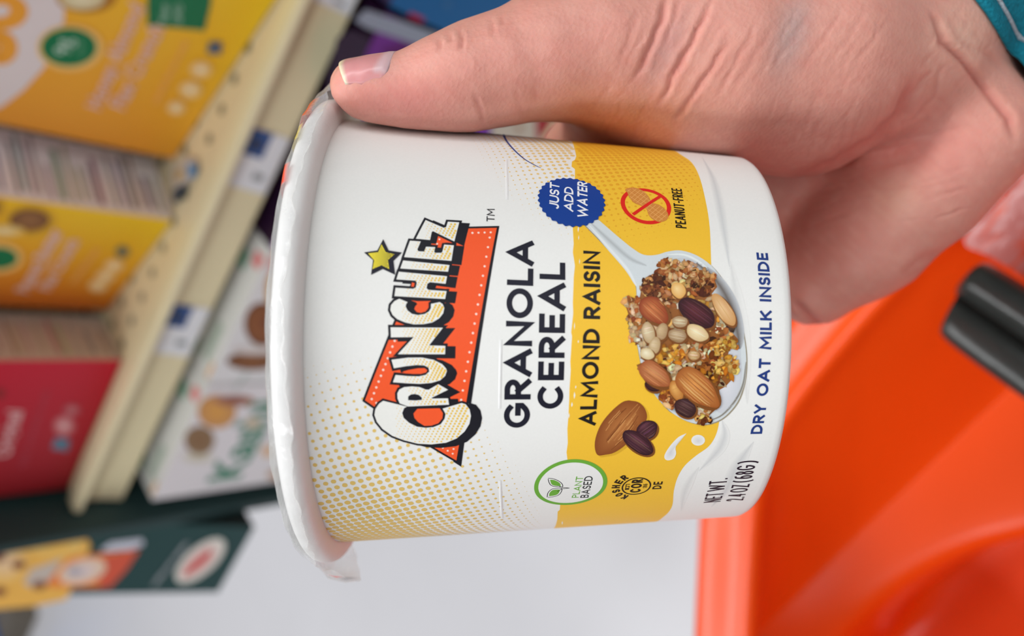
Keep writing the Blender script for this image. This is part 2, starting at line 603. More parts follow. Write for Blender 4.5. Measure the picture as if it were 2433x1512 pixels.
def draw_big_yellow(P):
    P.px([(-150, 258), (0, 256), (55, 214), (100, 165), (130, 125), (146, 80), (152, 40), (152, -60), (-150, -60)], lin((232, 224, 222)))
    P.layer(0.0002)
    for c, rx, ry in (((0, 25), 55, 38), ((-2, 112), 28, 34)):
        cu = P.s.uv([c])[0]
        ring = P.s.uv([(c[0] + rx * .82 * math.cos(t), c[1] + ry * .8 * math.sin(t)) for t in np.linspace(0, 2 * np.pi, 25)[:-1]])
        P.stroke(ring, 0.0085, lin((246, 170, 52)), True)
    # bowl of cereal, lower edge
    P.blob(P.s.uv([(205 + 72 * math.cos(t), -8 + 38 * math.sin(t)) for t in np.linspace(0, 6.283, 25)[:-1]]), P.s.uv([(205, -8)])[0], lin((150, 105, 40)), lin((190, 130, 30)))
    P.layer(0.0002)
    P.blob(P.s.uv([(195 + 55 * math.cos(t), -8 + 30 * math.sin(t)) for t in np.linspace(0, 6.283, 25)[:-1]]), P.s.uv([(195, -8)])[0], lin((245, 238, 200)), lin((215, 200, 150)))
    # green nutrition roundel with pale ring
    P.px([(166 + 78 * math.cos(t), 112 + 55 * math.sin(t)) for t in np.linspace(0, 6.283, 33)[:-1]], lin((248, 205, 120)))
    P.layer(0.0002)
    P.px([(163 + 66 * math.cos(t), 110 + 45 * math.sin(t)) for t in np.linspace(0, 6.283, 33)[:-1]], lin((0, 120, 72)))
    P.px([(350, -40), (350, 58), (485, 71), (500, 5), (500, -40)], lin((12, 118, 74)))
    P.layer(0.0002)
    P.btext('9g', P.s.uv([(168, 128)])[0], P.s.uv([(168, 90)])[0], lin((205, 235, 215)))
    P.btext('protein', P.s.uv([(196, 132)])[0], P.s.uv([(196, 92)])[0], lin((120, 190, 150)))
    P.btext('Non', P.s.uv([(398, 50)])[0], P.s.uv([(400, 8)])[0], lin((190, 225, 205)))
    P.btext('GMO', P.s.uv([(430, 54)])[0], P.s.uv([(432, 8)])[0], lin((190, 225, 205)))
    for ln, a, e in (('Honey Almond', (236, 262), (345, 10)), ('Flax Crunch', (292, 262), (392, 62))):
        P.btext(ln, P.s.uv([a])[0], P.s.uv([e])[0], PINKW, shear=0.2, bold=0.02)
    P.btext('naturally flavored cereal', P.s.uv([(372, 245)])[0], P.s.uv([(446, 98)])[0], lin((250, 195, 110)), bold=0.02)
    for cx_, cy_, r in ((476, 163, 27), (451, 211, 28), (417, 254, 22)):
        P.blob(P.s.uv([(cx_ + r * math.cos(t), cy_ + r * .78 * math.sin(t)) for t in np.linspace(0, 6.283, 21)[:-1]]), P.s.uv([(cx_, cy_)])[0], lin((250, 236, 205)), lin((250, 205, 110)))
    P.px([(490, 125), (496, 97), (526, 97), (524, 127)], lin((85, 105, 130)))

YB = [lin((242, 164, 48)), lin((255, 226, 30)), lin((252, 200, 36)), lin((236, 154, 54))]
SIDE = (246, 238, 238)
carton('cereal_box', 'largest yellow cereal box on the upper shelf, with green roundel and green square', 'box',
       (-0.250, 0.505), (-0.0573, 0.4518), 0.055, ZT, ZT + 0.28, YB, SIDE, SIDE, 'cereal boxes on the upper shelf', draw_big_yellow)

def draw_small_yellow(P):
    def el(c, rx, ry, a, b, n=22):
        P.blob(P.s.uv([(c[0] + rx * math.cos(t), c[1] + ry * math.sin(t)) for t in np.linspace(0, 6.283, n + 1)[:-1]]), P.s.uv([c])[0], a, b)
    el((72, 524), 62, 38, lin((150, 100, 50)), lin((232, 180, 40)))
    el((-20, 492), 32, 26, lin((90, 60, 30)), lin((225, 170, 40)))
    P.layer(0.0002)
    el((70, 522), 48, 26, lin((165, 118, 72)), lin((120, 78, 44)))
    el((10, 548), 50, 14, lin((246, 230, 180)), lin((235, 190, 80)))
    P.px([(-2 + 56 * math.cos(t), 612 + 36 * math.sin(t)) for t in np.linspace(0, 6.283, 29)[:-1]], lin((250, 205, 120)))
    P.layer(0.0002)
    P.px([(-3 + 45 * math.cos(t), 612 + 26 * math.sin(t)) for t in np.linspace(0, 6.283, 29)[:-1]], lin((0, 120, 72)))
    for ln, a, e in (('Peanut Butter', (66, 695), (152, 545)), ('Flax Crunch', (118, 690), (190, 570))):
        P.btext(ln, P.s.uv([a])[0], P.s.uv([e])[0], PINKW, shear=0.2, bold=0.03)
    P.btext('naturally flavored', P.s.uv([(176, 672)])[0], P.s.uv([(236, 592)])[0], lin((250, 190, 105)), bold=0.03)
    for c in ((232, 678), (250, 655), (270, 630)):
        el(c, 24, 15, lin((252, 236, 200)), lin((250, 200, 110)))
    el((290, 597), 17, 15, lin((70, 90, 110)), lin((150, 140, 80)))

carton('cereal_box', 'smaller yellow cereal box between the largest yellow box and the red box', 'box',
       (-0.397, 0.511), (-0.284, 0.475), 0.06, ZT, ZT + 0.27, [lin((222, 118, 30)), lin((250, 210, 30)), lin((245, 185, 36)), lin((215, 120, 36))], SIDE, SIDE,
       'cereal boxes on the upper shelf', draw_small_yellow, nutrition(3, [(0.005, 0.26)], (136, 128, 128), 0.058))

def draw_red(P):
    P.btext('Original', P.s.uv([(22, 1086)])[0], P.s.uv([(55, 972)])[0], lin((240, 190, 190)), shear=0.2, bold=0.02)
    P.btext('lightly sweetened cereal', P.s.uv([(58, 1110)])[0], P.s.uv([(118, 930)])[0], lin((200, 75, 90)))
    def el(c, rx, ry, a, b, n=18):
        P.blob(P.s.uv([(c[0] + rx * math.cos(t), c[1] + ry * math.sin(t)) for t in np.linspace(0, 6.283, n + 1)[:-1]]), P.s.uv([c])[0], a, b)
    el((152, 1012), 26, 24, lin((235, 190, 190)), lin((205, 90, 100)))
    el((170, 975), 22, 15, lin((215, 140, 145)), lin((180, 50, 65)))
    P.px([(122, 1066), (132, 1040), (166, 1044), (160, 1072)], lin((95, 140, 165)))
    el((0, 935), 14, 12, lin((110, 50, 20)), lin((165, 25, 45)))
carton('cereal_box', 'red cereal box at the end of the upper shelf, farthest from the hand', 'box',
       (-0.552, 0.462), (-0.409, 0.464), 0.055, ZT, ZT + 0.27, [lin((160, 34, 42)), lin((205, 24, 52)), lin((205, 24, 52)), lin((170, 30, 42))], (205, 186, 172), (200, 190, 190),
       'cereal boxes on the upper shelf', draw_red, nutrition(4, [(0.005, 0.26)], (150, 132, 120), 0.052))

def draw_white(k):
    def fn(P):
        def el(c, rx, ry, a, b, n=22):
            P.blob(P.s.uv([(c[0] + rx * math.cos(t), c[1] + ry * math.sin(t)) for t in np.linspace(0, 6.283, n + 1)[:-1]]), P.s.uv([c])[0], a, b)
        if k == 0:
            P.btext('Kashi', P.s.uv([(566, 1140)])[0], P.s.uv([(668, 950)])[0], lin((72, 140, 112)), bold=0.03)
            el((474, 1046), 36, 34, lin((140, 100, 60)), lin((150, 120, 85)))
            el((470, 1086), 40, 16, lin((210, 200, 170)), lin((232, 228, 220)))
            el((515, 978), 46, 40, lin((236, 170, 70)), lin((210, 150, 90)))
            el((600, 1005), 20, 14, lin((190, 160, 100)), lin((228, 220, 205)))
            P.layer(0.0002)
            el((556, 952), 48, 13, lin((120, 40, 40)), lin((190, 130, 100)))
            el((638, 1072), 22, 18, lin((240, 170, 90)), lin((232, 224, 214)))
            el((655, 1128), 22, 14, lin((180, 110, 60)), lin((220, 200, 180)))
            P.btext('heart to heart', P.s.uv([(560, 925)])[0], P.s.uv([(590, 885)])[0], lin((130, 170, 150)), bold=0.03)
        else:
            el((600, 858), 62, 22, lin((150, 92, 40)), lin((120, 70, 30)))
            el((622, 770), 42, 52, lin((170, 100, 40)), lin((120, 66, 26)))
            el((660, 690), 30, 55, lin((235, 180, 80)), lin((205, 150, 70)))
            el((648, 628), 14, 26, lin((225, 120, 120)), lin((230, 200, 200)))
            P.layer(0.0002)
            el((606, 832), 56, 10, lin((236, 230, 226)), lin((226, 216, 210)))
            el((628, 768), 18, 24, lin((110, 55, 20)), lin((150, 85, 35)))
    return fn
def white_top(k):
    def fn(P):
        P.poly([(0.004, 0.030), (0.02, 0.030), (0.032, 0.05), (0.006, 0.05)], lin((0, 130, 60)))
        P.poly([(0.012, 0.012), (0.05, 0.012), (0.05, 0.022), (0.014, 0.022)], lin((190, 205, 190)))
        P.poly([(0.004, 0.002), (0.018, 0.002), (0.018, 0.007), (0.004, 0.007)], lin((244, 196, 150)))
        P.poly([(0.10, 0.02), (0.116, 0.02), (0.116, 0.034), (0.10, 0.034)], lin((150, 195, 170)))
        P.poly([(0.112, 0.004), (0.124, 0.004), (0.124, 0.016), (0.112, 0.016)], lin((240, 140, 140)))
    return fn
zw = 1.007
x0 = at(362, 1191, 2, zw)[0]
carton('cereal_box', 'white cereal box with green lettering, at the left end of the lower shelf', 'box', (x0, 0.430), (x0 + 0.135, 0.431), 0.06, ZL, zw, (238, 234, 236), (230, 228, 226), (236, 236, 232),
       'cereal boxes on the lower shelf', draw_white(0), None, white_top(0))
carton('cereal_box', 'white cereal box with brown cereal pieces, left of the purple box, lower shelf', 'box', (x0 + 0.137, 0.432), (x0 + 0.272, 0.434), 0.06, ZL, zw, (236, 236, 236), (230, 228, 226), (236, 236, 232),
       'cereal boxes on the lower shelf', draw_white(1), None, white_top(1))

def draw_purple(P):
    P.px([(868, 22), (842, 48), (870, 66), (960, 96), (1025, 118), (1085, 128), (1140, 140), (1140, 118), (1060, 88), (960, 52)], lin((150, 160, 176)))
    P.px([(800, 90), (832, 70), (880, 90), (850, 190), (795, 250), (775, 190)], lin((44, 26, 54)))  # dark patch painted in for the shade under the rail
    P.px([(905, 118), (960, 100), (1090, 150), (1080, 210), (940, 160)], lin((92, 8, 104)))
    P.px([(975, 28), (1010, 44), (1000, 54), (968, 40)], lin((170, 20, 70)))
    P.layer(0.0002)
    P.px([(1163, 260), (1270, 268), (1275, 340), (1168, 345)], lin((206, 198, 180)))
    P.px([(1272, 262), (1320, 262), (1310, 300), (1272, 340)], lin((170, 30, 40)))
    P.layer(0.0002)
    P.blob(P.s.uv([(1232 + 9 * math.cos(t), 303 + 9 * math.sin(t)) for t in np.linspace(0, 6.283, 13)[:-1]]), P.s.uv([(1232, 303)])[0], lin((140, 80, 50)), lin((190, 160, 130)))
    P.px([(1160, 262), (1120, 252), (1130, 345), (1160, 345)], lin((122, 34, 170)))
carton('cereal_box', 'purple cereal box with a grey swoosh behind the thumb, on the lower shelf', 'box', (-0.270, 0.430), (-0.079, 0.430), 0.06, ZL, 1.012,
       [lin((112, 30, 150)), lin((96, 20, 130)), lin((112, 40, 140)), lin((104, 30, 140))], (60, 16, 80), (36, 10, 42), 'cereal boxes on the lower shelf', draw_purple)  # top coloured near black for the shade below the rail
def draw_blue(P):
    P.px([(1238, 40), (1262, 20), (1290, 60), (1262, 90)], lin((150, 140, 90)))
    P.blob(P.s.uv([(1062 + 16 * math.cos(t), 10 + 11 * math.sin(t)) for t in np.linspace(0, 6.283, 13)[:-1]]), P.s.uv([(1062, 10)])[0], lin((60, 120, 170)), lin((0, 92, 150)))
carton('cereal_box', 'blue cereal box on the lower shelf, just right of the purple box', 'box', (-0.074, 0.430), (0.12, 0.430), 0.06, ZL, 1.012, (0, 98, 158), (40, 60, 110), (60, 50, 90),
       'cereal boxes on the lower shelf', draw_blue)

# price labels in the rail
def label_tag(x0, x1, what):
    pl = Plane([x0, 0.4458, ZT - 0.0400], [1, 0, 0], [0, 0.19, 1])
    P = Print(pl, 0.0002)
    w = x1 - x0
    P.poly([(0, 0), (w, 0), (w, 0.0275), (0, 0.0275)], lin((236, 240, 244)))
    P.layer(0.0002)
    P.poly([(w * .56, 0.013), (w, 0.013), (w, 0.0275), (w * .56, 0.0275)], lin((58, 92, 150)))
    P.poly([(w * .2, 0.006), (w * .32, 0.006), (w * .32, 0.014), (w * .2, 0.014)], lin((150, 158, 160)))
    P.layer(0.0002)
    P.poly([(w * .68, 0.017), (w * .84, 0.017), (w * .84, 0.024), (w * .68, 0.024)], lin((60, 70, 100)))
    o = P.build('price_label', None, INK)
    tag(o, what, 'price label', 'price labels in the rail')
a_ = at(575, 302, 1, 0.446)[0]; b_ = at(585, 455, 1, 0.446)[0]
label_tag(b_, a_, 'white and blue price label in the rail below the two yellow boxes')
a_ = at(405, 730, 1, 0.446)[0]; b_ = at(395, 848, 1, 0.446)[0]
label_tag(b_, a_, 'white and blue price label in the rail, just right of the red box')
a_ = at(790, -60, 1, 0.446)[0]; b_ = at(790, 22, 1, 0.446)[0]
label_tag(b_, a_, 'white price label at the cut-off right end of the visible price rail')
# crumpled corner of a coupon lying on the deck by the yellow boxes
pl = Plane([0, 0, ZT + 0.0004], [1, 0, 0], [0, 1, 0])
P = Print(pl, 0.0)
P.px([(408, 405), (440, 372), (470, 380), (462, 425), (425, 470), (405, 500)], lin((205, 195, 180)))
P.layer(0.0003)
P.px([(445, 385), (468, 392), (468, 420), (446, 425)], lin((110, 150, 190)))
P.px([(412, 450), (448, 432), (446, 455), (425, 482), (412, 480)], lin((52, 64, 76)))
P.px([(415, 415), (432, 400), (440, 412), (420, 432)], lin((200, 165, 90)))
tag(P.build('coupon', None, INK), 'small printed paper slip on the shelf edge between the two yellow boxes', 'paper')

# ------------------------------------------------ end of the unit: dark green display
M_green = mat('dark_green_card', (34, 62, 62), rough=0.55, noise=0.08, scale=15)
M_black = mat('shadow_side_card', (16, 34, 32), rough=0.6, noise=0.05, scale=15)
bm = bmesh.new(); box_bm(bm, -0.5735, -0.5620, 0.421, 0.90, 0.0, 1.6, 0.002)
tag(obj_bm('end_panel', bm, M_green), 'dark green upright panel closing the end of the shelving beside the red box', 'panel')

sl = 0.275
F0 = np.array([-0.668, 0.398, 0.908]); F1 = np.array([-0.5745, 0.402, 0.905])
up = np.array([0.0, sl, 1.0])
def bin_pts(h, t):
    return [F0 + up * h + np.array([0, t, 0]), F1 + up * h + np.array([0, t, 0])]
top_h = 0.50
q = bin_pts(0, 0) + bin_pts(top_h, 0)[::-1]
qb = bin_pts(0, 0.028) + bin_pts(top_h, 0.028)[::-1]
P = Print(Plane(F0, F1 - F0, up), 0.0003)
P.s.n = P.s.n if P.s.n[1] < 0 else -P.s.n
def el(c, rx, ry, a, b, n=22, rot=0.0):
    P.blob(P.s.uv([(c[0] + rx * math.cos(t) * math.cos(rot) - ry * math.sin(t) * math.sin(rot), c[1] + rx * math.cos(t) * math.sin(rot) + ry * math.sin(t) * math.cos(rot)) for t in np.linspace(0, 6.283, n + 1)[:-1]]), P.s.uv([c])[0], a, b)
P.px([(-90, 1262), (195, 1262), (214, 1290), (205, 1318), (160, 1420), (90, 1434), (0, 1441), (-90, 1446)], lin((246, 190, 92)))
P.layer(0.0002)
el((130, 1290), 66, 24, lin((248, 190, 80)), lin((244, 205, 120)))
el((10, 1325), 60, 55, lin((242, 212, 175)), lin((246, 195, 100)))
P.px([(110, 1380), (165, 1318), (330, 1302), (300, 1348), (262, 1392), (120, 1390)], lin((244, 140, 70)))
P.px([(240, 1318), (330, 1302), (300, 1350), (262, 1392), (235, 1390)], lin((222, 96, 72)))
P.px([(238, 1300), (262, 1284), (335, 1276), (340, 1290), (310, 1302), (245, 1306)], lin((205, 208, 220)))
P.px([(56, 1380), (75, 1345), (150, 1320), (120, 1372), (90, 1396)], lin((205, 192, 180)))
P.layer(0.0002)
el((196, 1352), 58, 30, lin((226, 214, 220)), lin((240, 205, 170)), rot=-0.25)
P.layer(0.0002)
el((178, 1352), 22, 12, lin((140, 150, 160)), lin((220, 205, 210)))
for c in ((44, 1334), (0, 1398), (-4, 1316), (95, 1384)):
    el(c, 17, 11, lin((90, 50, 40)), lin((170, 110, 80)))
el((474, 1330), 72, 33, lin((235, 150, 150)), lin((232, 236, 226)), rot=-0.72)
P.layer(0.0002)
P.px([(430, 1368), (445, 1342), (495, 1302), (500, 1318), (478, 1342), (440, 1368)], lin((216, 96, 92)))
P.btext('cookies and crackers', P.s.uv([(368, 1390)])[0], P.s.uv([(446, 1286)])[0], lin((170, 176, 180)), bold=0.04)
V, F, C = [], [], []
for f_, col in (([q[0], q[1], q[2], q[3]], (44, 74, 74)), ([qb[3], qb[2], qb[1], qb[0]], (20, 40, 38)), ([q[1], qb[1], qb[2], q[2]], (10, 26, 24)), ([q[0], q[3], qb[3], qb[0]], (20, 40, 38)), ([q[0], qb[0], qb[1], q[1]], (20, 40, 38)), ([q[3], q[2], qb[2], qb[3]], (20, 40, 38))):  # right side coloured darker than the front to paint in its shadow
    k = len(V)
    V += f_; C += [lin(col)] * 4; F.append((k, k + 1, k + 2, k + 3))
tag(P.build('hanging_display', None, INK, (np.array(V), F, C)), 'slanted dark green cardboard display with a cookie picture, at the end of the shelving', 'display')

# far plinth with a blue carton, at the cut-off left edge
bm = bmesh.new(); box_bm(bm, -4.2, -3.20, 2.02, 2.7, 0.0, 0.10, 0.006)
tag(obj_bm('display_plinth', bm, mat('grey_brown_plinth', (112, 104, 92), rough=0.6, noise=0.06)), 'low dark plinth on the floor beyond the green display', 'plinth')
carton('carton', 'small blue carton on the far grey plinth at the cut-off left edge', 'box', (-3.9, 2.05), (-3.36, 2.05), 0.3, 0.1005, 0.42, (10, 130, 230), (10, 90, 170), (10, 110, 190))

# ================================================================== the paper cup
RIM_C = CAM_ROT @ np.array([-0.03562102810287756, -0.0027265223406841726, -0.17561391547386607]) + CAM_POS
a0, b0 = -0.015813792739951687, -0.012925660044248957
DOWN = CAM_ROT @ np.array([math.cos(a0) * math.cos(b0), math.sin(a0) * math.cos(b0), math.sin(b0)])
CH, R_TOP, R_BOT = 0.0845744, 0.046, 0.0397112
BASE = RIM_C + DOWN * CH
CUP = Cone(BASE, -DOWN, R_BOT, R_TOP, CH)
cup = empty('cereal_cup', tuple(BASE), 'white and yellow printed paper cereal cup with a film lid, held in the hand', 'cup')

def lathe(profile, n=256, th0=0.0, th1=2 * math.pi):
    """profile of (radius, height along the cup axis) -> vertices, faces"""
    th = np.linspace(th0, th1, n, endpoint=False)
    V, F = [], []
    for r, v in profile:
        V.append(CUP.b + v * CUP.a + r * (np.cos(th)[:, None] * CUP.e1 + np.sin(th)[:, None] * CUP.e2))
    V = np.vstack(V)
    for k in range(len(profile) - 1):
        for i in range(n):
            j = (i + 1) % n
            F.append((k * n + i, k * n + j, (k + 1) * n + j, (k + 1) * n + i))
    return V, F

K = lin
C_WHITE = K((240, 240, 236))
C_YEL = K((247, 196, 58))
C_NAVY = K((30, 30, 44))
C_BLK = K((26, 25, 34))
C_ORG = K((250, 92, 44))
C_BLUE = K((26, 66, 148))
C_DRY = K((38, 62, 128))

def uvp(x, y):
    return CUP.uv([(x, y)])[0]
def Z1(x, y):
    return (840 + x / 4.32, 480 + y / 4.32)
def Z2(x, y):
    return (840 + x / 4.32, 780 + y / 4.32)
def Z3(x, y):
    return (1160 + x / 3.78, 300 + y / 3.78)
def Z5(x, y):
    return (1360 + x / 3.024, 560 + y / 3.024)
def Z6(x, y):
    return (1250 + x / 4.055, 930 + y / 4.055)

# ---- body: wall + recessed base + the printed pattern of the paper itself
prof = [(R_BOT - 0.004, 0.006), (R_BOT - 0.0022, 0.006), (R_BOT - 0.0018, 0.0005), (R_BOT - 0.0012, 0.0), (R_BOT - 0.0004, 0.0001), (R_BOT, 0.0008)]
prof += [(R_BOT + (R_TOP - R_BOT) * t, CH * t) for t in np.linspace(0.02, 1.0, 30)]
bV, bF = lathe(prof, 320)
n0 = 320
bF.append(tuple(range(n0 - 1, -1, -1)))
body_extra = (bV, bF, [C_WHITE] * len(bV))
P = Print(CUP, 0.000008)

def curve_px(pts, n=6):
    """Catmull-Rom through pixel points"""
    p = np.array(pts, float)
    q = np.vstack([2 * p[0] - p[1], p, 2 * p[-1] - p[-2]])
    out = []
    for i in range(1, len(q) - 2):
        for t in np.linspace(0, 1, n, endpoint=False):
            out.append(0.5 * ((2 * q[i]) + (-q[i - 1] + q[i + 1]) * t + (2 * q[i - 1] - 5 * q[i] + 4 * q[i + 1] - q[i + 2]) * t * t + (-q[i - 1] + 3 * q[i] - 3 * q[i + 1] + q[i + 2]) * t ** 3))
    out.append(p[-1])
    return np.array(out)

left_edge = [(1369, 372), (1366, 380), (1359, 384), (1358, 396), (1366, 402), (1366, 420), (1364, 470), (1361, 545), (1363, 580), (1361, 600), (1366, 632), (1363, 660), (1361, 720), (1362, 745), (1357, 790), (1359, 800), (1355, 860), (1356, 880), (1353, 925), (1352, 960), (1350, 995), (1348, 1020), (1349, 1053), (1346, 1075), (1349, 1100), (1340, 1160), (1331, 1200), (1330, 1212), (1325, 1216), (1324, 1235)]
right_edge = curve_px([(1615, 366), (1644, 387), (1663, 424), (1678, 485), (1686, 538), (1689, 600), (1692, 700), (1700, 850), (1712, 960), (1709, 1001), (1701, 1034), (1684, 1061), (1654, 1083), (1627, 1107), (1610, 1135), (1601, 1167), (1598, 1199), (1588, 1218), (1570, 1234)], 5)
ul, ur = CUP.uv(left_edge), CUP.uv(right_edge)
ue = 0.108
poly = [(ue, ul[0][1])] + [tuple(p) for p in ul] + [(-ue, ul[-1][1]), (-ue, ur[-1][1] + 0.001)] + [tuple(p) for p in ur[::-1]] + [(ue, ur[0][1])]
P.poly(poly, C_YEL)
P.layer()
# dry-brush flecks along the yellow edge
for (x, y, l, w) in [(1374, 545, 16, 3), (1375, 565, 12, 2), (1377, 622, 14, 2), (1365, 775, 18, 2.5), (1374, 812, 8, 3), (1368, 920, 8, 3), (1365, 940, 18, 4), (1359, 962, 12, 4), (1352, 988, 14, 3), (1336, 1243, 9, 3)]:
    P.px([(x - w / 2, y), (x, y - l / 2), (x + w / 2, y), (x - w * .2, y + l / 2)], C_WHITE)
P.layer()

def halftone(u0, v0, Ru, Rv, sp, ang, col, col2=None, test=None, rmax=0.6, power=0.8, umin=-0.13, umax=0.13, vmin=0.004, vmax=CH - 0.0005):
    c, s_ = math.cos(ang), math.sin(ang)
    n = int(0.15 / sp)
    for i in range(-n, n):
        for j in range(-n, n):
            u = u0 + sp * (i * c - j * s_)
            v = v0 + sp * (i * s_ + j * c)
            if not (vmin < v < vmax and umin < u < umax):
                continue
            t = 1 - math.hypot((u - u0) / Ru, (v - v0) / Rv)
            if t <= 0.02:
                continue
            r = sp * rmax * t ** power
            cc = col
            if test:
                cc = test(u, v)
                if cc is None:
                    continue
            ng = 12
            t0 = random.random()
            P.poly([(u + r * math.cos(t0 + a) * (1 + random.uniform(-.06, .06)), v + r * math.sin(t0 + a) * (1 + random.uniform(-.06, .06))) for a in np.linspace(0, 6.2832, ng + 1)[:-1]], cc)

# lower left cloud of yellow dots
ub, vb = uvp(905, 1278)
halftone(ub - 0.004, vb, 0.052, 0.034, 0.00150, 0.30, K((232, 198, 112)), rmax=0.60, power=0.75)
# upper right cloud: yellow on the white, orange on the yellow
ut, vt = uvp(1420, 352)
vl = ul[:, 1].mean()
ule, vle = ul[:, 0][::-1], ul[:, 1][::-1]
ure, vre = ur[:, 0][::-1], ur[:, 1][::-1]
def dots_on(u, v):
    vL = np.interp(u, ule, vle)
    vR = np.interp(u, ure, vre)
    if v > vL + 0.0004:
        return K((238, 205, 130))
    if v < vL - 0.0006 and v > vR + 0.0004:
        return K((236, 170, 46))
    return None
halftone(ut + 0.012, vt, 0.046, 0.0285, 0.00128, 0.26, None, test=dots_on, rmax=0.62, power=0.8)
# soft grey folds printed in the milk
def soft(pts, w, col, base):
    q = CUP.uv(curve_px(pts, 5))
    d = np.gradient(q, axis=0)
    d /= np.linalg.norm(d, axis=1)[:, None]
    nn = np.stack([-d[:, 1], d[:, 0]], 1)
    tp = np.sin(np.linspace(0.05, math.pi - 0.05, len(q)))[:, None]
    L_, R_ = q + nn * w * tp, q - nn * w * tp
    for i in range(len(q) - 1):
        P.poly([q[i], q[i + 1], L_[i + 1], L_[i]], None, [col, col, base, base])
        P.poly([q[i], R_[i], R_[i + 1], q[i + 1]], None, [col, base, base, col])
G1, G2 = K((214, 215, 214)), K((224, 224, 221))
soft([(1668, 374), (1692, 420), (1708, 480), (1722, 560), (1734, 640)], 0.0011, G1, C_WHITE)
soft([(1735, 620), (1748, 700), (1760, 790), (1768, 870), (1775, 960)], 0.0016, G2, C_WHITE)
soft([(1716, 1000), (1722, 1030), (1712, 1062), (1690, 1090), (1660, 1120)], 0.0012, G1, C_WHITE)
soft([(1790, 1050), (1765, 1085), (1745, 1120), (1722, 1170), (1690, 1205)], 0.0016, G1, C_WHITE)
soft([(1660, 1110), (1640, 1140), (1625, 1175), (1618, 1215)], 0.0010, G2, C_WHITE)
P.build('body', cup, INK_CUP, body_extra)
for o in cup.children:
    o.data.polygons.foreach_set('use_smooth', [True] * len(o.data.polygons))

# ---- rolled rim
M_rim = mat('white_paper', (240, 240, 238), rough=0.45, noise=0.02, scale=200, bump=0.15, bump_scale=900)
def ringmesh(name, prof, material, n=320, closed=True):
    V, F = lathe(prof + ([prof[0]] if closed else []), n)
    me = bpy.data.meshes.new(name)
    me.from_pydata((V - BASE).tolist(), [], F)
    bm = bmesh.new(); bm.from_mesh(me)
    bmesh.ops.remove_doubles(bm, verts=bm.verts, dist=1e-6)
    bmesh.ops.recalc_face_normals(bm, faces=bm.faces)
    bm.to_mesh(me); bm.free()
    me.polygons.foreach_set('use_smooth', [True] * len(me.polygons))
    return link(name, me, material, cup)
rp = []
for t in np.linspace(0, 2 * math.pi, 28)[:-1]:
    c_, s_ = math.cos(t), math.sin(t)
    rp.append((R_TOP + 0.0007 + 0.0034 * np.sign(c_) * abs(c_) ** 0.8, CH + 0.0022 + 0.0025 * np.sign(s_) * abs(s_) ** 0.8))
ringmesh('rim', rp, M_rim)

# ---- film lid: thin crinkled disc with a torn skirt hanging over the rim
M_film = bpy.data.materials.new('clear_printed_film')
M_film.use_nodes = True
nt = M_film.node_tree
pb = nt.nodes['Principled BSDF']
pb.inputs['Roughness'].default_value = 0.12
at_ = nt.nodes.new('ShaderNodeAttribute'); at_.attribute_name = 'ink'
nt.links.new(at_.outputs['Color'], pb.inputs['Base Color'])
nt.links.new(at_.outputs['Alpha'], pb.inputs['Alpha'])
nz = nt.nodes.new('ShaderNodeTexNoise'); nz.inputs['Scale'].default_value = 220; nz.inputs['Detail'].default_value = 2
tcx = nt.nodes.new('ShaderNodeTexCoord'); nt.links.new(tcx.outputs['Object'], nz.inputs['Vector'])
bp = nt.nodes.new('ShaderNodeBump'); bp.inputs['Strength'].default_value = 0.5; bp.inputs['Distance'].default_value = 0.0012
nt.links.new(nz.outputs['Fac'], bp.inputs['Height']); nt.links.new(bp.outputs['Normal'], pb.inputs['Normal'])
nth = 420
ths = np.linspace(-math.pi, math.pi, nth, endpoint=False)
def wob(th, seed, amp, fs=(3, 7, 13, 23, 41)):
    r = np.random.default_rng(seed)
    return sum(amp / (k + 1) ** 0.5 * np.sin(f * th + r.uniform(0, 6.28)) for k, f in enumerate(fs)) * 0.5
side_ang = np.exp(-((np.abs(ths) - 1.55) / 0.22) ** 2)           # loose flaps left and right
low_flap = np.exp(-((ths + 1.50) / 0.16) ** 2)
top_flap = np.exp(-((ths - 1.40) / 0.18) ** 2)
rings_ = []
w1, w2, w3 = wob(ths, 1, 0.0006), wob(ths, 2, 0.0007), wob(ths, 3, 0.0011, (5, 11, 19, 37, 61))
for fr in (0.0, 0.3, 0.6, 0.85, 0.96):
    rings_.append(((R_TOP + 0.0018) * fr + 0 * ths, CH + 0.0051 + 0.0005 * fr * np.sin(5 * ths) * (fr > 0)))
rings_.append((R_TOP + 0.0026 + 0 * ths, CH + 0.0053 + w1 * 0.4))
rings_.append((R_TOP + 0.0042 + w1 * 0.3 + 0.0020 * low_flap + 0.0025 * top_flap, CH + 0.0047 + w1 * 0.5))
rings_.append((R_TOP + 0.0047 + w2 * 0.5 + 0.0042 * low_flap + 0.0040 * top_flap, CH + 0.0034 + w2 * 0.5))
rings_.append((R_TOP + 0.0046 + np.abs(w3) * 0.5 + 0.0044 * low_flap + 0.0046 * top_flap, CH + 0.0020 + w3 * 0.5 - 0.0018 * low_flap + 0.0005 * top_flap))
rings_.append((R_TOP + 0.0049 + np.abs(w3) * 0.6 + 0.0036 * low_flap + 0.0042 * top_flap, CH + 0.0013 + w3 * 0.7 - 0.0042 * low_flap + 0.0006 * top_flap))
V, F, CC = [], [], []
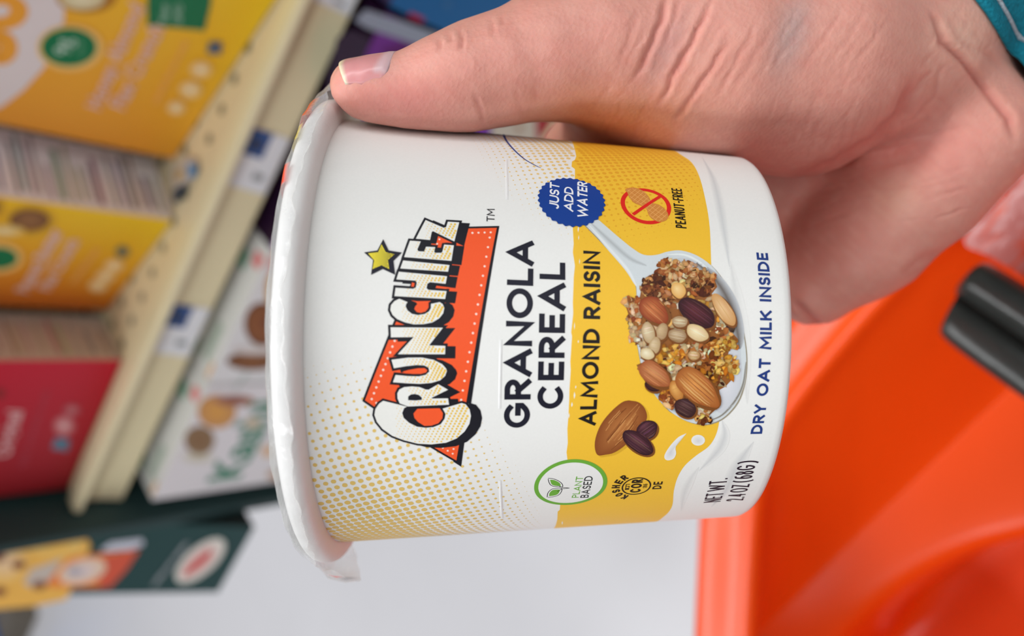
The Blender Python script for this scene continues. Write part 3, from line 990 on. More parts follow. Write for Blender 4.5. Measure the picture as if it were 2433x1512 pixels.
def film_col(k, th, i):
    fl_ = min(1.0, low_flap[i] + top_flap[i])
    base = (0.86, 0.86, 0.86, 0.20 + 0.10 * (0.5 + 0.5 * math.sin(17 * th + k)) + 0.30 * fl_)
    if k < 6:
        base = (0.80, 0.80, 0.78, 0.75)
    if k >= 9:
        base = (0.9, 0.9, 0.88, 0.32)
    red = max(math.exp(-((th - 1.02) / 0.10) ** 2), 0.7 * math.exp(-((th - 0.56) / 0.05) ** 2))
    yel = math.exp(-((th - 0.79) / 0.05) ** 2)
    if 3 <= k <= 6 and red > 0.35:
        base = lin((255, 70, 30)) + (0.9,)
    if 3 <= k <= 6 and yel > 0.4:
        base = lin((240, 220, 90)) + (0.8,)
    if k == 8 and (abs(th + 1.36) < 0.012):
        base = lin((235, 60, 50)) + (0.9,)
    if k == 8 and (abs(th - 1.17) < 0.008 or abs(th + 1.52) < 0.012):
        base = lin((70, 50, 60)) + (0.8,)
    return base
for k, (r, v) in enumerate(rings_):
    V.append(CUP.b + (v + 0 * ths)[:, None] * CUP.a + (r + 0 * ths)[:, None] * (np.cos(ths)[:, None] * CUP.e1 + np.sin(ths)[:, None] * CUP.e2))
    CC += [film_col(k, t, i) for i, t in enumerate(ths)]
for k in range(len(rings_) - 1):
    for i in range(nth):
        j = (i + 1) % nth
        F.append((k * nth + i, k * nth + j, (k + 1) * nth + j, (k + 1) * nth + i))
me = bpy.data.meshes.new('film_lid')
me.from_pydata((np.vstack(V) - BASE).tolist(), [], F)
ca = me.color_attributes.new('ink', 'FLOAT_COLOR', 'POINT')
ca.data.foreach_set('color', np.array(CC, float).ravel())
me.polygons.foreach_set('use_smooth', [True] * len(me.polygons))
lid = link('film_lid', me, M_film, cup)
lid['label'] = 'clear crinkled film lid with orange and yellow print'

# ---- small embossed ridges at mid height
def ridge(p0, p1, w=0.00028, h=0.00007):
    a, b = CUP.uv([p0, p1])
    V, F = [], []
    n = 24
    for i in range(n + 1):
        t = i / n
        uv = a + (b - a) * t
        hh = h * math.sin(math.pi * min(max(t, 0.02), 0.98)) ** 0.3
        for dv, k in ((-w, 0), (-w * .5, .8), (0, 1), (w * .5, .8), (w, 0)):
            V.append(CUP.pt([(uv[0], uv[1] + dv)], hh * k + 0.00001)[0])
    for i in range(n):
        for k in range(4):
            s0 = i * 5 + k
            F.append((s0, s0 + 1, s0 + 6, s0 + 5))
    return V, F
for a, b in (((1203, 378), (1205, 475)), ((1188, 1142), (1193, 1232)), ((1190, 808), (1187, 972))):
    V, F = ridge(a, b)
    me = bpy.data.meshes.new('embossed_ridge')
    me.from_pydata([tuple(v - BASE) for v in V], [], F)
    me.polygons.foreach_set('use_smooth', [True] * len(me.polygons))
    link('embossed_ridge', me, M_rim, cup)

# ---- brand logo
def inside(pt, poly):
    x, y = pt
    c = False
    j = len(poly) - 1
    for i in range(len(poly)):
        xi, yi = poly[i]; xj, yj = poly[j]
        if (yi > y) != (yj > y) and x < (xj - xi) * (y - yi) / (yj - yi) + xi:
            c = not c
        j = i
    return c
T1 = lambda L_: [Z1(*p) for p in L_]
T2 = lambda L_: [Z2(*p) for p in L_]
LET = [
    T1([(740, 188), (925, 268), (950, 262), (968, 205), (1085, 212), (1035, 408), (815, 302), (803, 312), (785, 393), (640, 380)]),
    T1([(580, 400), (690, 408), (655, 490), (665, 508), (725, 512), (745, 462), (838, 466), (828, 515), (840, 525), (900, 525), (912, 515), (930, 440), (1030, 448), (1005, 607), (520, 568)]),
    T1([(510, 603), (985, 650), (970, 718), (480, 685)]),
    T1([(465, 718), (960, 765), (945, 842), (785, 825), (758, 842), (750, 888), (770, 905), (955, 917), (940, 998), (420, 968), (432, 882), (612, 893), (640, 880), (650, 830), (638, 810), (440, 797)]),
    T1([(470, 995), (420, 1020), (385, 1060), (378, 1110), (400, 1160), (450, 1205), (530, 1238), (620, 1258), (720, 1256), (810, 1238), (880, 1195), (920, 1145), (932, 1090), (915, 1050), (885, 1030), (795, 1048), (795, 1090), (775, 1125), (730, 1152), (660, 1163), (600, 1150), (555, 1115), (535, 1075), (540, 1050), (555, 1030)]),
    T2([(380, -8), (918, -4), (775, 178), (942, 182), (940, 268), (455, 268), (618, 92), (385, 95)]),
    T2([(390, 325), (560, 303), (700, 302), (820, 325), (910, 370), (950, 415), (958, 440), (940, 490), (890, 535), (800, 562), (680, 572), (540, 565), (405, 555), (432, 480), (560, 492), (670, 495), (740, 480), (778, 445), (770, 405), (725, 383), (650, 378), (540, 390), (415, 412)]),
    T2([(475, 772), (452, 720), (450, 670), (470, 630), (520, 605), (600, 598), (680, 605), (740, 630), (770, 632), (870, 575), (970, 632), (800, 715), (810, 722), (970, 720), (980, 785), (560, 803)]),
    T2([(305, 745), (262, 775), (225, 830), (215, 890), (240, 960), (300, 1035), (400, 1105), (520, 1150), (660, 1185), (800, 1192), (950, 1175), (1060, 1130), (1140, 1060), (1190, 980), (1205, 900), (1190, 830), (1150, 780), (1110, 768), (915, 825), (945, 880), (935, 930), (895, 985), (820, 1015), (740, 1022), (650, 1010), (570, 970), (515, 920), (500, 870), (520, 820), (550, 805)]),
]
def pxw(w):        # stroke width given in photo pixels -> metres on the label
    return w / 14.1 / 1000.0
banner = T1([(1132, 276), (1470, 268)]) + T2([(1155, 770), (1100, 900), (1085, 1185), (1055, 1358), (812, 1215), (500, 1000), (205, 800), (118, 740), (365, 115)]) + T1([(440, 1225), (620, 830), (880, 330)])
P = Print(CUP, 0.000040)
lt = CUP.uv
# black body of the banner: outline and the offset shadow on its lower right side
P.stroke(lt(banner), pxw(11), C_BLK, True)
for dx, dy in ((3, 1.5), (6, 3), (8, 4)):
    b2 = [(x + dx, y + dy) for x, y in T2([(1320, 0)]) + T1([(1470, 262)])]
    P.px(T1([(1455, 252), (1497, 250)]) + [(x, y) for x, y in T2([(1322, 0), (1207, 775), (1150, 775)])] , C_BLK)
P.px(T2([(1080, 1150), (1142, 1140), (1104, 1422), (1020, 1368), (1050, 1350)]), C_BLK)
P.layer()
P.px(banner, C_ORG)
P.layer()
# rows of white lights on the banner
def dotrow(a, b, n, r=2.8):
    for i in range(n):
        x = a[0] + (b[0] - a[0]) * i / max(n - 1, 1)
        y = a[1] + (b[1] - a[1]) * i / max(n - 1, 1)
        P.ellipse(uvp(x, y), pxw(r), pxw(r), 0, K((255, 225, 210)), 12)
dotrow(Z1(1158, 322), Z1(1408, 314), 5)
dotrow(Z1(1397, 368), Z2(1105, 737), 18)
dotrow(Z2(423, 130), Z2(187, 728), 11)
for q in ((917, 1228), (967, 1258), (1027, 1240), (1018, 1288), (235, 768)):
    P.ellipse(uvp(*Z2(*q)), pxw(2.6), pxw(2.6), 0, K((255, 225, 210)), 12)
for q in ((882, 386), (858, 432)):
    P.ellipse(uvp(*Z1(*q)), pxw(2.6), pxw(2.6), 0, K((255, 225, 210)), 12)
P.layer()
SH = (20.0, 5.5)
order = [0, 1, 2, 3, 4, 5, 6, 7, 8]
for li in order:
    L_ = np.array(LET[li])
    big = li == 8
    sh = (22.0, 5.0) if big else SH
    n = len(L_)
    for i in range(n):
        p, q = L_[i], L_[(i + 1) % n]
        P.px([p, q, q + sh, p + sh], C_BLK)
    P.px(L_ + np.array(sh), C_BLK)
    P.stroke(lt(L_ + np.array(sh)), pxw(9), C_BLK, True)
    P.stroke(lt(L_), pxw(11.5 if not big else 10.5), C_BLK, True)
    for p in L_:
        P.ellipse(uvp(*p), pxw(5.6), pxw(5.6), 0, C_BLK, 10)
P.px(T2([(520, 800), (930, 815), (950, 880), (900, 1000), (740, 1025), (560, 970), (498, 880)]), C_BLK)
P.layer()
# orange showing through the counters
P.px(T2([(655, 828), (885, 822), (918, 872), (912, 925), (872, 975), (800, 1000), (728, 1003), (662, 962), (625, 920), (616, 876)]), C_ORG)
P.px(T1([(655, 1020), (795, 1018), (758, 1040), (772, 1080), (740, 1125), (690, 1140), (650, 1132), (624, 1100), (632, 1075), (655, 1050), (640, 1030), (590, 1012)]), C_ORG)
P.px(T1([(868, 352), (1000, 415), (905, 425), (895, 468), (870, 465), (868, 445), (800, 440), (800, 430), (850, 432)]), C_ORG)
P.px(T1([(600, 828), (628, 835), (620, 873), (592, 870)]), C_ORG)
P.px(T1([(852, 862), (1005, 882), (950, 895), (842, 885)]), C_ORG)
P.px(T2([(500, 448), (560, 430), (660, 412), (730, 410), (758, 432), (745, 455), (690, 470), (600, 470)]), C_ORG)
P.layer()
for q in ((882, 386), (858, 432)):
    P.ellipse(uvp(*Z1(*q)), pxw(2.4), pxw(2.4), 0, K((255, 225, 210)), 12)
P.layer()
for li in order:
    P.px(LET[li], K((240, 240, 234)))
    P.layer(0.0000007)
P.layer()
# tint dots inside the letters
for li in order:
    L_ = LET[li]
    xs = [p[0] for p in L_]
    x0_, x1_ = min(xs), max(xs)
    ys = [p[1] for p in L_]
    sp = 7.2 if li != 8 else 8.4
    yy = min(ys)
    row = 0
    while yy < max(ys):
        xx = x0_ + (row % 2) * sp * 0.62
        while xx < x1_:
            gx = xx + 0.35 * (yy - min(ys))
            gx = x0_ + (gx - x0_) % (x1_ - x0_)
            f_ = (gx - x0_) / (x1_ - x0_)
            r = 0.6 + 3.6 * f_ ** 1.1
            if f_ > 0.22 and all(inside((gx + r * c_, yy + r * s_), L_) for c_, s_ in ((1, 0), (-1, 0), (0, 1), (0, -1))):
                P.ellipse(uvp(gx, yy), pxw(r * .82), pxw(r * .82), 0, K((240, 200, 84)), 9)
            xx += sp * 1.24
        yy += sp * 0.72
        row += 1
P.layer()
P.px(T2([(560, 738), (562, 700), (590, 680), (630, 675), (670, 685), (700, 710), (702, 735), (640, 742)]), C_BLK)
# star above the i
P.layer()
P.px(T1([(305, 385), (362, 500), (497, 522), (410, 608), (428, 750), (300, 690), (180, 750), (200, 600), (108, 520), (245, 500)]), C_NAVY)
P.layer()
star = T1([(288, 438), (330, 518), (420, 540), (352, 598), (367, 692), (288, 652), (195, 692), (212, 603), (150, 530), (252, 518)])
P.px(star, K((240, 222, 62)))
P.layer()
for i in range(20):
    for j in range(20):
        x, y = 150 + i * 15 + (j % 2) * 7.5, 440 + j * 13
        p_ = Z1(x, y)
        f_ = min(max((x - 180) / 190.0, 0), 1)
        r = 0.40 + 0.95 * f_
        if x > 190 and inside(p_, star) and inside((p_[0] + r, p_[1]), star) and inside((p_[0], p_[1] + r), star):
            P.ellipse(uvp(*p_), pxw(r), pxw(r), 0, C_BLK, 8)
P.text('TM', uvp(*Z1(1447, 206)), uvp(*Z1(1449, 76)), abs(uvp(*Z1(1366, 140))[1] - uvp(*Z1(1448, 140))[1]), 0.13, C_BLK, gap=0.12)
P.build('logo', cup, INK_CUP)['label'] = 'red comic-style brand logo with star'

# ---- lettering
def cap_h(xl, xr, y):
    return abs(uvp(xl, y)[1] - uvp(xr, y)[1])
P = Print(CUP, 0.000040)
P.text('GRANOLA', uvp(1258, 1016), uvp(1268, 574), cap_h(1201, 1264, 790), 0.212, C_NAVY, gap=0.11)
P.text('CEREAL', uvp(1337, 971), uvp(1343, 625), cap_h(1279, 1341, 800), 0.212, C_NAVY, gap=0.14)
P.text('ALMOND RAISIN', uvp(1415, 1011), uvp(1425, 598), cap_h(1382, 1422, 800), 0.205, K((34, 28, 26)), gap=0.12, space=0.30)
P.build('product_lettering', cup, INK_CUP)
P = Print(CUP, 0.000040)
P.text('DRY OAT MILK INSIDE', uvp(1810, 1031), uvp(1824, 602), cap_h(1802, 1830, 800), 0.215, C_DRY, gap=0.16, space=0.38)
P.build('oat_milk_lettering', cup, INK_CUP)
P = Print(CUP, 0.000040)
P.text('NET WT.', uvp(1712, 1192), uvp(1729, 1136), cap_h(1672, 1712, 1180), 0.108, K((44, 30, 44)), gap=0.07, space=0.16)
P.text('2.4 OZ (68G)', uvp(1765, 1189), uvp(1798, 1094), cap_h(1724, 1764, 1185), 0.108, K((44, 30, 44)), gap=0.07, space=0.14)
P.build('net_weight_lettering', cup, INK_CUP)

# ---- the spoonful of granola (a printed picture)
CUP.step = 0.0003
P = Print(CUP, 0.000034)
sp_out = curve_px([(1388, 533), (1428, 574), (1470, 620), (1500, 658), (1512, 684), (1512, 740), (1512, 800), (1517, 832), (1530, 890), (1560, 940), (1592, 977), (1625, 998), (1660, 1008), (1690, 1006), (1722, 990), (1752, 955), (1768, 910), (1773, 858), (1768, 805), (1755, 745), (1732, 690), (1698, 640), (1660, 610), (1620, 596), (1588, 598), (1560, 606), (1530, 606), (1502, 590), (1465, 560), (1420, 521)], 4)
P.px([(x - 1 + 4 * (x > 1600), y + 2) for x, y in sp_out], K((160, 150, 128)))
P.layer()
P.px(sp_out, K((214, 221, 223)))
P.layer()
def grad_ell(c, rx, ry, rot, a, b, n=30):
    t = np.linspace(0, 2 * np.pi, n + 1)[:-1]
    pts = [(c[0] + rx * math.cos(k) * math.cos(rot) - ry * math.sin(k) * math.sin(rot), c[1] + rx * math.cos(k) * math.sin(rot) + ry * math.sin(k) * math.cos(rot)) for k in t]
    P.blob(lt(pts), uvp(*c), a, b)
def soft_px(pts, w, col, base):
    soft_P(P, pts, w, col, base)
def soft_P(Q, pts, w, col, base):
    q = CUP.uv(curve_px(pts, 5))
    d = np.gradient(q, axis=0)
    d /= np.linalg.norm(d, axis=1)[:, None]
    nn = np.stack([-d[:, 1], d[:, 0]], 1)
    tp = np.sin(np.linspace(0.05, math.pi - 0.05, len(q)))[:, None] ** 0.5
    L_, R_ = q + nn * pxw(w) * tp, q - nn * pxw(w) * tp
    for i in range(len(q) - 1):
        Q.poly([q[i], q[i + 1], L_[i + 1], L_[i]], None, [col, col, base, base])
        Q.poly([q[i], R_[i], R_[i + 1], q[i + 1]], None, [col, base, base, col])
SPN = K((214, 221, 223))
soft_px([(1404, 530), (1450, 574), (1496, 614), (1536, 632)], 9, K((182, 188, 190)), SPN)
soft_px([(1400, 536), (1440, 582), (1490, 640), (1512, 680)], 6, K((236, 240, 240)), SPN)
grad_ell((1645, 800), 112, 190, -0.20, K((196, 200, 204)), K((204, 210, 214)))
P.layer()
soft_px([(1655, 625), (1702, 668), (1735, 725), (1752, 790), (1756, 830)], 20, K((112, 104, 98)), K((196, 200, 204)))
soft_px([(1585, 606), (1625, 606), (1660, 622), (1690, 648)], 6, K((240, 246, 244)), K((206, 212, 214)))
soft_px([(1772, 860), (1766, 910), (1748, 950), (1716, 986), (1680, 1002)], 4, K((112, 104, 90)), K((206, 208, 206)))
grad_ell((1725, 905), 36, 78, 0.18, K((226, 226, 232)), K((206, 209, 214)))
soft_px([(1530, 880), (1556, 930), (1592, 968), (1640, 996)], 6, K((166, 182, 188)), K((204, 210, 214)))
P.layer()
mass = [Z5(*p) for p in [(372, 478), (420, 440), (480, 462), (505, 330), (560, 290), (640, 235), (700, 162), (750, 215), (830, 195), (880, 245), (960, 250), (1012, 290), (1040, 370), (1000, 420), (1080, 480), (1150, 560), (1170, 640), (1150, 700), (1190, 745), (1160, 790), (1125, 830), (1105, 900), (1165, 950), (1150, 1030), (1100, 1085), (1055, 1110), (1060, 1180), (1040, 1240), (985, 1290), (900, 1300), (830, 1310), (760, 1270), (740, 1200), (660, 1170), (640, 1110), (545, 1095), (520, 1045), (460, 930), (590, 880), (495, 870), (485, 790), (430, 760), (420, 640), (400, 560)]]
P.px(mass, K((150, 92, 44)))
P.layer()
R = random.Random(5)
def jit(c, d):
    f_ = 1 + R.uniform(-d, d) / 110.0
    return K(tuple(min(255, max(0, v * f_ + R.randint(-3, 3))) for v in c))
def flake(c, r, col, elong=1.0, rot=None):
    n = R.randint(5, 8)
    rot = R.uniform(0, 6.28) if rot is None else rot
    pts = []
    for k in range(n):
        t = k / n * 6.283
        rr = r * R.uniform(0.65, 1.2)
        x, y = rr * elong * math.cos(t), rr * math.sin(t)
        pts.append((c[0] + x * math.cos(rot) - y * math.sin(rot), c[1] + x * math.sin(rot) + y * math.cos(rot)))
    d = tuple(v * R.uniform(0.55, 0.8) for v in col)
    P.blob(lt(pts), uvp(*c), col, d)
def cluster(cx_, cy_, rx, ry, cols, n, size=(2.4, 8.0)):
    c = Z5(cx_, cy_)
    for k in range(n):
        t, q = R.uniform(0, 6.283), math.sqrt(R.random())
        p = (c[0] + rx / 3.024 * q * math.cos(t), c[1] + ry / 3.024 * q * math.sin(t))
        flake(p, R.uniform(*size), jit(R.choice(cols), 16), R.uniform(1, 2.0))
        if k % 12 == 11:
            P.layer(0.0000006)
BR = [(120, 62, 28), (92, 44, 20), (160, 92, 44), (206, 150, 92), (74, 36, 18)]
MD = [(196, 120, 60), (168, 92, 42), (226, 164, 100), (232, 190, 140), (140, 72, 34)]
GD = [(226, 156, 52), (196, 118, 30), (240, 196, 110), (160, 92, 26), (232, 180, 90)]
OT = [(224, 200, 160), (240, 224, 190), (200, 170, 128), (180, 146, 104)]
mx0, mx1 = min(p[0] for p in mass), max(p[0] for p in mass)
my0, my1 = min(p[1] for p in mass), max(p[1] for p in mass)
for k in range(420):
    p = (R.uniform(mx0, mx1), R.uniform(my0, my1))
    if inside(p, mass) and inside((p[0] + 5, p[1]), mass) and inside((p[0], p[1] + 5), mass):
        flake(p, R.uniform(4, 9), jit(R.choice(MD + GD + OT + BR), 14), R.uniform(1, 2.2))
        P.layer(0.0000003)
for args in ((700, 235, 85, 70, MD, 46), (830, 240, 70, 50, MD, 40), (940, 300, 90, 60, BR + MD, 44), (905, 370, 100, 50, BR, 44), (600, 360, 100, 85, BR, 80), (650, 455, 110, 55, BR + MD, 40), (430, 480, 60, 40, MD, 30), (440, 580, 50, 70, OT + MD, 40), (455, 700, 42, 60, MD + OT, 34),
             (1090, 660, 75, 60, MD + OT, 44), (1135, 640, 30, 50, [(60, 40, 36), (90, 60, 50)], 16), (1060, 800, 85, 55, GD, 50), (1145, 775, 45, 40, GD, 26), (1100, 930, 85, 95, GD, 60), (960, 930, 100, 95, [(120, 58, 18), (150, 80, 26), (92, 40, 14), (190, 120, 50)], 46), (840, 840, 120, 90, OT + MD, 70), (700, 850, 100, 80, GD, 50),
             (560, 740, 75, 120, OT, 60), (530, 845, 55, 40, OT, 26), (720, 980, 50, 60, OT, 30), (690, 1120, 60, 70, MD + GD, 40), (890, 1260, 100, 45, OT + MD, 44), (935, 1322, 55, 26, BR + GD, 20), (700, 1205, 40, 30, MD, 16), (1000, 1020, 70, 80, BR + GD, 30), (780, 390, 60, 70, [(238, 200, 130), (226, 176, 96)], 16)):
    cluster(*args)
    P.layer(0.0000007)
def oval(cx_, cy_, rx, ry, rot, hi, lo, streak=None, ns=0):
    c = Z5(cx_, cy_)
    rx, ry = rx / 3.024, ry / 3.024
    t = np.linspace(0, 6.2832, 29)[:-1]
    wob_ = 1 + 0.03 * np.sin(3 * t + cx_) + 0.02 * np.sin(5 * t + cy_)
    sh_ = [(c[0] + 2 + (rx + 2) * math.cos(k) * math.cos(rot) - (ry + 2) * math.sin(k) * math.sin(rot), c[1] + 3 + (rx + 2) * math.cos(k) * math.sin(rot) + (ry + 2) * math.sin(k) * math.cos(rot)) for k in t]
    P.blob(lt(sh_), uvp(*c), K((96, 52, 24)), K((130, 78, 36)))
    P.layer(0.0000007)
    pk = 0.34 if streak is AL_S else (0.22 if ns == 16 else 0.0)      # almonds come to a point at one end
    pts = [(c[0] + w_ * (rx * math.cos(k) * math.cos(rot) - ry * math.sin(k) * (1 - pk * math.cos(k)) * math.sin(rot)), c[1] + w_ * (rx * math.cos(k) * math.sin(rot) + ry * math.sin(k) * (1 - pk * math.cos(k)) * math.cos(rot))) for k, w_ in zip(t, wob_)]
    hl = (c[0] - 0.25 * ry, c[1] - 0.25 * ry)
    P.blob(lt(pts), uvp(*hl), K(hi), K(lo))
    P.layer(0.0000007)
    for k in range(ns):
        o_ = (k + 0.5) / ns * 2 - 1
        o_ += R.uniform(-0.08, 0.08)
        hw = math.sqrt(max(0, 1 - o_ * o_)) * R.uniform(0.6, 0.92)
        st = []
        for q in np.linspace(-hw, hw, 7):
            x, y = rx * q, ry * o_ * (1 - 0.25 * q * q) + R.uniform(-0.5, 0.5)
            st.append((c[0] + x * math.cos(rot) - y * math.sin(rot), c[1] + x * math.sin(rot) + y * math.cos(rot)))
        P.stroke(lt(st), pxw(R.uniform(0.7, 1.6)), K(tuple(min(255, max(0, v + R.randint(-14, 14))) for v in R.choice(streak))), taper=[0.3, 0.8, 1, 1, 1, 0.8, 0.3])
    P.layer(0.0000007)
AL_S = [(160, 88, 44), (214, 146, 88), (140, 72, 34)]
oval(760, 395, 60, 50, 1.0, (246, 214, 150), (226, 170, 90))
oval(1085, 535, 135, 52, 0.98, (238, 200, 150), (206, 152, 92), [(214, 164, 108), (244, 212, 170)], 5)
oval(590, 545, 122, 80, 0.72, (214, 128, 76), (142, 58, 30), AL_S, 10)
oval(890, 560, 150, 86, 0.62, (96, 40, 46), (52, 24, 30), [(112, 66, 74), (40, 18, 24), (84, 40, 46)], 13)
oval(640, 690, 42, 62, 0.3, (214, 186, 144), (170, 136, 96), [(190, 160, 120)], 3)
oval(545, 700, 46, 80, -0.25, (232, 212, 176), (186, 156, 114), [(200, 172, 130), (244, 230, 200)], 5)
oval(590, 790, 40, 62, 0.2, (226, 204, 166), (184, 152, 108), [(196, 166, 122)], 4)
oval(535, 850, 52, 40, 0.3, (246, 236, 204), (212, 188, 140))
oval(770, 620, 56, 40, 0.1, (216, 192, 156), (172, 140, 102), [(236, 220, 190), (150, 120, 84)], 4)
oval(752, 718, 66, 48, 0.2, (204, 178, 140), (160, 128, 92), [(230, 210, 176), (140, 108, 76)], 5)
oval(895, 700, 84, 54, 0.5, (250, 234, 192), (214, 184, 132), [(226, 202, 156), (252, 244, 214)], 5)
oval(870, 860, 44, 36, 0.1, (226, 196, 146), (176, 130, 80), [(240, 220, 180)], 3)
oval(575, 1080, 60, 36, 0.35, (92, 52, 50), (54, 26, 28), [(120, 80, 80), (40, 20, 22)], 5)
oval(595, 1000, 128, 74, 0.62, (214, 144, 96), (166, 92, 52), AL_S, 9)
oval(745, 1110, 46, 76, -0.35, (234, 178, 100), (186, 116, 50), [(206, 140, 70)], 4)
oval(810, 1235, 82, 64, 0.5, (100, 66, 66), (58, 34, 34), [(116, 84, 84), (50, 30, 30)], 7)
oval(900, 1095, 190, 98, 0.72, (228, 156, 84), (164, 92, 42), AL_S + [(236, 178, 112)], 16)
# loose almond with two raisins, left of the spoon
def Z6as5(x, y):
    p = Z6(x, y)
    return ((p[0] - 1360) * 3.024, (p[1] - 560) * 3.024)
P.build('granola_picture', cup, INK_CUP)['label'] = 'printed picture of a spoon heaped with granola'

P = Print(CUP, 0.000034)
alm = curve_px([Z6(*p) for p in [(990, 88), (1080, 105), (1140, 160), (1165, 235), (1145, 300), (1060, 400), (960, 515), (850, 590), (760, 612), (692, 616), (664, 560), (665, 470), (700, 360), (760, 262), (850, 165), (930, 103), (985, 88)]], 4)
c_al = Z6(910, 350)
P.blob(lt([(x + 5, y + 4) for x, y in alm]), uvp(*c_al), K((150, 100, 30)), K((226, 176, 50)))
P.layer()
P.blob(lt(alm), uvp(*c_al), K((190, 122, 66)), K((140, 76, 36)))
P.layer()
ax_ = np.array(Z6(1080, 130)) - np.array(Z6(690, 610))
ln_ = np.linalg.norm(ax_); ax_ /= ln_; nx_ = np.array([-ax_[1], ax_[0]])
for k in range(26):
    o_ = R.uniform(-0.85, 0.85)
    s0_ = R.uniform(-0.42, 0.1); s1_ = s0_ + R.uniform(0.2, 0.45)
    st = []
    for q in np.linspace(s0_, s1_, 7):
        wdt = 36 * math.sqrt(max(0.02, 1 - (q / 0.52) ** 2))
        st.append(np.array(c_al) + ax_ * q * ln_ + nx_ * (o_ * wdt * 0.95) + np.array([R.uniform(-.5, .5), R.uniform(-.5, .5)]))
    st = [tuple(s_) for s_ in st if inside(tuple(s_), [tuple(z) for z in alm])]
    if len(st) > 3:
        P.stroke(lt(st), pxw(R.uniform(0.8, 1.9)), K(R.choice([(120, 62, 28), (210, 146, 84), (132, 72, 34), (222, 160, 96)])))
P.layer()
for (x, y, rx, ry, ro) in ((1165, 372, 105, 88, -0.6), (1078, 492, 172, 88, 0.62)):
    q = Z6as5(x, y)
    k_ = 3.024 / 4.055
    oval(q[0], q[1], rx * k_, ry * k_, ro, (104, 62, 70), (54, 28, 36), [(118, 80, 86), (46, 24, 32), (92, 54, 62)], 11)
P.build('almond_and_raisin_picture', cup, INK_CUP)

P = Print(CUP, 0.000034)
P.blob(lt(curve_px([Z6(*p) for p in [(1545, 405), (1470, 440), (1400, 510), (1345, 590), (1332, 640), (1362, 666), (1420, 650), (1445, 600), (1440, 540), (1480, 470), (1540, 408)]], 3)), uvp(*Z6(1392, 590)), K((214, 214, 214)), K((240, 240, 236)))
P.blob(lt([Z6(1657 + 66 * math.cos(t), 472 + 52 * math.sin(t)) for t in np.linspace(0, 6.283, 25)[:-1]]), uvp(*Z6(1660, 478)), K((216, 216, 216)), K((242, 242, 238)))
P.build('milk_drops_picture', cup, INK_CUP)

# ---- blue scalloped badge
CUP.step = 0.0008
P = Print(CUP, 0.000130)
cb = uvp(1358, 477)
rb = abs(uvp(1280, 477)[1] - uvp(1437, 477)[1]) / 2
P.blob([(cb[0] + rb * (1 + 0.025 * math.cos(30 * t)) * math.cos(t), cb[1] + rb * (1 + 0.025 * math.cos(30 * t)) * math.sin(t)) for t in np.linspace(0, 6.2832, 241)[:-1]], cb, C_BLUE, C_BLUE)
P.layer()
for tx, a, b, xl, xr, y in (('JUST', (1328, 499), (1329, 438), 1304, 1327, 470), ('ADD', (1362, 505), (1362, 448), 1339, 1361, 478), ('WATER', (1396, 521), (1395, 436), 1369, 1393, 480)):
    P.text(tx, uvp(*a), uvp(*b), cap_h(xl, xr, y), 0.19, K((240, 242, 244)), gap=0.10, shear=0.16)
P.build('just_add_water_badge', cup, INK_CUP)

# ---- peanut-free mark
P = Print(CUP, 0.000040)
cp = uvp(*Z3(1416, 710))
rp_ = abs(uvp(*Z3(1192, 710))[1] - uvp(*Z3(1640, 710))[1]) / 2
rw = rp_ * 0.17
RED = K((226, 42, 34))
P.stroke([(cp[0] + (rp_ - rw / 2) * math.cos(t), cp[1] + (rp_ - rw / 2) * math.sin(t)) for t in np.linspace(0, 6.2832, 61)[:-1]], rw, RED, True)
P.layer()
pn = curve_px([Z3(*p) for p in [(1228, 572), (1262, 555), (1330, 556), (1400, 590), (1445, 640), (1470, 690), (1530, 705), (1590, 750), (1618, 800), (1600, 845), (1540, 862), (1480, 840), (1440, 800), (1420, 745), (1370, 715), (1310, 690), (1265, 640), (1250, 600), (1230, 580)]], 3)
PNC = K((214, 140, 66))
P.px(pn, PNC)
P.layer()
pnl = [tuple(z) for z in pn]
for k in range(-6, 20):
    for d in (0.72, -0.85):
        st = []
        for q in np.linspace(0, 520, 60):
            x = 1180 + q
            y = 480 + k * 42 + q * d + (0 if d > 0 else 380)
            p_ = Z3(x, y)
            if inside(p_, pnl) and inside((p_[0] + 2, p_[1] + 2), pnl) and inside((p_[0] - 2, p_[1] - 2), pnl):
                st.append(p_)
            elif len(st) > 2:
                break
        if len(st) > 2:
            P.stroke(lt(st), pxw(1.3), K((236, 176, 104)))
P.layer()
P.stroke([uvp(*Z3(1300, 795)), uvp(*Z3(1550, 628))], rw * 0.8, RED)
P.text('PEANUT-FREE', uvp(*Z3(1781, 921)), uvp(*Z3(1736, 566)), cap_h(1603, 1628, 500), 0.15, K((40, 30, 18)), gap=0.075, shear=0.0, space=0.2)
P.build('peanut_free_mark', cup, INK_CUP)

# ---- plant based roundel
P = Print(CUP, 0.000040)
c_ = uvp(*Z6(430, 903))
r_ = abs(uvp(*Z6(80, 903))[1] - uvp(*Z6(780, 903))[1]) / 2
GRN = K((112, 176, 62))
circ = lambda r: [(c_[0] + r * math.cos(t), c_[1] + r * math.sin(t)) for t in np.linspace(0, 6.2832, 73)[:-1]]
P.poly(circ(r_), GRN)
P.layer()
P.poly(circ(r_ * 0.885), C_WHITE)
P.layer()
for pts in ([(212, 838), (260, 842), (310, 862), (345, 890), (352, 918), (325, 922), (280, 918), (240, 905), (222, 880), (212, 845)], [(202, 1020), (208, 985), (225, 960), (255, 940), (300, 935), (345, 938), (335, 975), (310, 1000), (265, 1015), (210, 1022)]):
    q = lt(curve_px([Z6(*p) for p in pts], 3))
    m_ = q.mean(0)
    P.poly([tuple(m_ + (z - m_) * 0.72) for z in q], GRN)
    P.stroke(q, pxw(2.0), K((30, 36, 30)))
P.stroke(lt([Z6(305, 905), Z6(345, 925), Z6(418, 932)]), pxw(1.9), K((30, 36, 30)))
